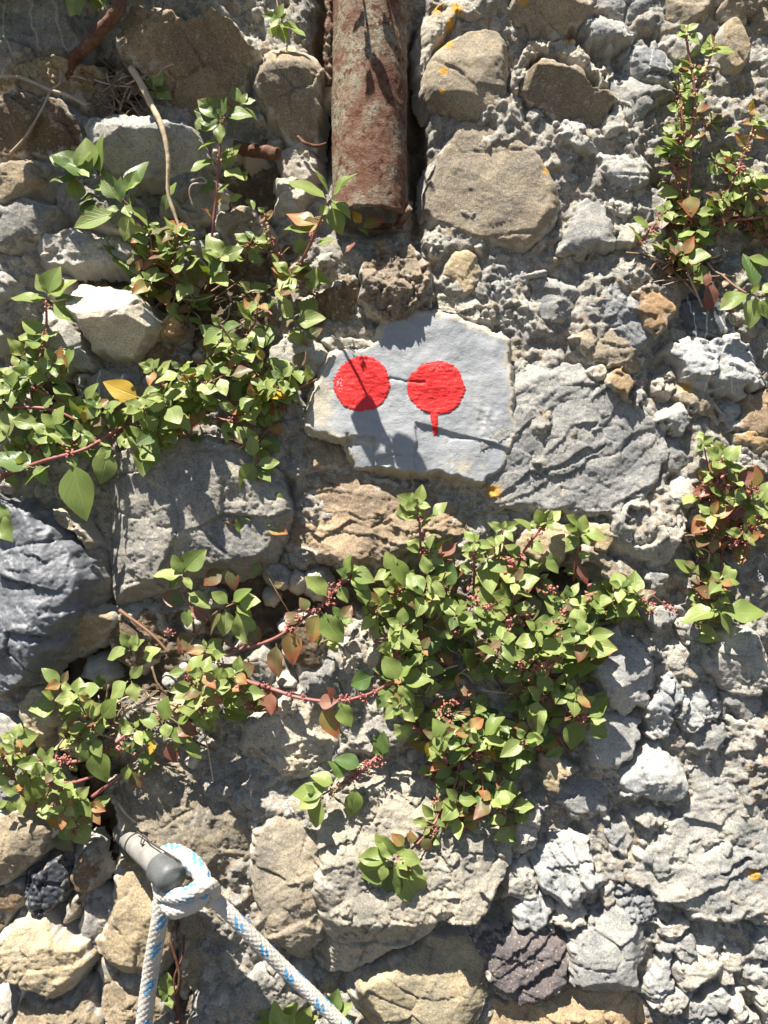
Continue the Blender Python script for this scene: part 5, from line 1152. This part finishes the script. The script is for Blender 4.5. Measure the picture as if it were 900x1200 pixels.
for q in ((844,556,46),(846,566,42),(870,622,36),(876,614,38),(862,632,32),(858,634,34),(820,690,30),(822,694,30),(838,618,34),(842,548,50)): flower(P10, *q, 1.25)
# --- bottom edge, and single small plants
P11 = thing('round_leaved_plant', 'cluster of round green leaves at the bottom edge behind the slanting rope', 'plant', at(340, 1195, 0), 'wild plants rooted in the wall')
shoot(P11, [(330,1230,6),(335,1205,20),(336,1190,26)], 1.4, 'stem_green', 400, (20,20), 0, 'g')
for a in ((334,1206,26,318,1176,32,'y',5),(338,1206,26,344,1174,34,'y',5),(330,1208,24,304,1188,28,'g',5),(346,1206,24,362,1182,28,'g',5),(330,1210,28,312,1206,34,'y',5),(350,1208,24,372,1192,24,'g',2),(390,1190,14,410,1174,16,'g',5),(388,1186,14,396,1162,18,'d',5),(392,1190,16,412,1196,18,'y',5),(386,1178,12,380,1160,14,'b'),(320,1212,22,294,1202,24,'g',5)): lf(P11, *a)
P12 = thing('tiny_plant', 'tiny green seedling beside the hanging rope at the bottom', 'plant', at(195, 1165, 0))
for a in ((196,1164,6,194,1142,14,'y',5),(196,1166,8,206,1152,14,'g'),(194,1168,6,188,1156,14,'g'),(196,1166,6,200,1182,12,'y'),(196,1164,8,186,1178,14,'d')): lf(P12, *a)
P13 = thing('tiny_plant', 'small green sprig at the top edge left of the pipe', 'plant', at(325, 30, 10))
shoot(P13, [(322,-20,4),(325,5,24),(327,24,34)], 1.2, 'stem_brown', 400, (20,20), 0, 'g')
for a in ((326,24,36,308,14,40,'g',4),(326,24,36,328,2,44,'g',5),(328,26,36,340,12,44,'g'),(328,26,36,358,38,40,'y',1),(326,28,36,318,42,42,'y',5),(328,28,36,334,46,42,'g'),(326,22,38,318,30,48,'y')): lf(P13, *a)
P14 = thing('tiny_plant', 'small sprig of leaves among dry twigs below the big brown stone', 'plant', at(180, 105, 10))
for a in ((180,104,22,170,84,28,'g',5),(180,102,24,188,86,30,'y'),(182,106,22,200,116,26,'g',2),(180,106,24,180,94,34,'y',5),(178,108,24,176,118,30,'g'),(182,104,22,196,98,30,'d')): lf(P14, *a)
P15 = thing('tiny_plant', 'leaves hanging over the top edge beside the bent iron bar', 'plant', at(95, -10, 20))
for a in ((92,-8,54,84,18,56,'y',5),(100,-8,54,92,12,60,'g'),(108,-10,54,124,8,58,'g',2),(112,-12,52,110,6,58,'g'),(80,-10,50,76,8,54,'o')): lf(P15, *a)

P16 = thing('pellitory_plant', 'overhanging leafy plant above the top edge shading the upper left stones', 'plant', at(60, -120, 0), 'wild plants rooted in the wall')
shoot(P16, [(400,-190,10),(402,-150,60),(398,-120,100),(396,-104,112)], 2.0, 'stem_red', 24, (28,24), 5, 'ggy', .2)
shoot(P16, [(400,-190,10),(420,-150,70),(432,-112,112)], 2.0, 'stem_red', 24, (28,24), 4, 'ggy', .2)
bush(P16, [(10,-75,70,36),(80,-90,50,36),(150,-120,50,30),(30,-130,70,40)], 30, (55,110), (32,46), 'gggyd', (5,7), .2)

# ------------------------------------------------------------------ dry stalks, roots, twigs
def stalk(name, pts, r0, r1, mat, label, cat, flat=1.0, group=None):
    p = px_path(pts, 2.5); n = len(p); o0 = p[0].copy()
    rr = np.linspace(r0, r1, n)*(1+0.18*fbm(np.arange(n)*2.5, np.zeros(n), 14, 2, 777))
    V, F = tube([q-o0 for q in p], rr, 8)
    o = link(name, fix_tris(name, V, F, M[mat]), None, o0*S); return tag(o, label, cat, group)
stalk('dry_stalk', [(154,80,26),(166,100,36),(178,124,46),(190,150,50),(197,185,48),(197,225,42),(206,255,38),(213,275,36)], 4.2, 1.6, 'straw', 'long pale dry stalk hanging down from the twigs at upper left', 'dry stalk')
stalk('dry_root', [(12,180,20),(30,160,26),(48,130,32),(60,106,38),(70,98,38),(72,84,30)], 1.6, 1.2, 'root', 'thin pale root slanting down to the left at the upper left edge', 'dry root')
stalk('dry_root', [(-10,90,20),(20,90,28),(42,98,34),(60,106,38),(80,112,38),(102,124,30)], 1.6, 2.2, 'root', 'pale root lying level across the upper left stones', 'dry root')
stalk('dry_root', [(224,212,30),(236,208,34),(242,214,34),(226,216,30),(222,226,28),(226,242,24)], 1.3, 1.0, 'root', 'curled pale tendril below the upper left leaves', 'dry root')
stalk('dry_root', [(184,90,30),(192,80,36),(204,75,40)], 1.2, .8, 'root', 'short pale twig tip beside the long dry stalk', 'dry root')
stalk('dry_root', [(138,940,24),(146,952,28),(152,958,28),(159,964,22)], 1.8, .9, 'root', 'short pale root above the grey peg', 'dry root')
stalk('dry_root', [(66,885,20),(70,872,34),(84,856,38)], 1.2, .9, 'root', 'short pale twig leaning at the lower left', 'dry root')
stalk('dry_root', [(72,878,30),(90,874,38),(112,862,40),(118,858,36)], 2.0, 1.2, 'straw', 'short straw coloured twig lying across the lower left plant', 'dry root')
stalk('dry_root', [(140,846,26),(150,832,38),(166,828,40),(184,824,34)], 1.7, 1.4, 'root', 'forked pale twig behind the lower left leaves', 'dry root')
stalk('dry_root', [(274,532,16),(280,526,22),(286,522,26)], 1.2, .9, 'straw', 'tiny straw stub under the left leaves', 'dry stalk')
stalk('rusty_root', [(196,1055,14),(206,1080,22),(200,1100,22),(210,1140,18),(208,1170,14),(214,1215,8)], 1.8, 1.6, 'rustbar', 'rusty brown root trailing down behind the rope', 'root')
stalk('rusty_root', [(216,1090,8),(214,1120,16),(204,1150,16),(211,1200,10)], 1.3, 1.1, 'rustbar', 'thin brown root crossing behind the rope', 'root')
stalk('dry_stalk', [(230,830,30),(242,870,20),(250,916,14)], 0.9, .7, 'straw', 'fine dry stem hanging below the lower left plant', 'dry stalk')
rt = random.Random(5)
def nest(name, label, cx, cy, rx, ry, n, hr, mats, ln=(20, 50), r=(0.6, 1.5)):
    root = thing(name, label, 'dry twigs', at(cx, cy, hr[0]))
    for m in mats:
        tb = []
        for i in range(n//len(mats)):
            x, y = cx+rt.uniform(-rx, rx), cy+rt.uniform(-ry, ry); a = rt.uniform(-1.2, 1.2)+rt.choice((0, 3.14)); L = rt.uniform(*ln); h = rt.uniform(*hr)
            tb.append((px_path([(x, y, h), (x+L*.5*math.cos(a)+rt.uniform(-6, 6), y+L*.5*math.sin(a)+rt.uniform(-6, 6), h+rt.uniform(-5, 9)), (x+L*math.cos(a), y+L*math.sin(a), h+rt.uniform(-6, 6))], 4), rt.uniform(*r)))
        o = tubes_obj('twigs', tb, M[m], root, seg=5); o['kind'] = 'stuff'
nest('twig_tangle', 'tangle of dead brown twigs in the hollow under the bent iron bar', 135, 105, 36, 22, 60, (-8, 28), ('twig', 'root', 'twig'))
nest('twig_tangle', 'dry rootlets round the base of the lower left plant', 165, 845, 70, 30, 60, (4, 30), ('twig', 'root', 'twig'), (14, 40))
nest('twig_tangle', 'dry rootlets under the red-flowered plant at the right edge', 826, 634, 24, 14, 36, (10, 30), ('root', 'twig'), (12, 34))
nest('twig_tangle', 'dead stems hanging under the top right plant', 800, 315, 30, 20, 30, (8, 26), ('twig', 'root'), (14, 50))
nest('twig_tangle', 'dry stems tangled inside the upper left greenery', 250, 370, 60, 50, 50, (2, 26), ('twig', 'root'), (14, 40), (.6, 1.2))
nest('twig_tangle', 'dry stems tangled inside the central greenery', 570, 770, 80, 80, 60, (2, 34), ('twig', 'root'), (14, 40), (.6, 1.2))
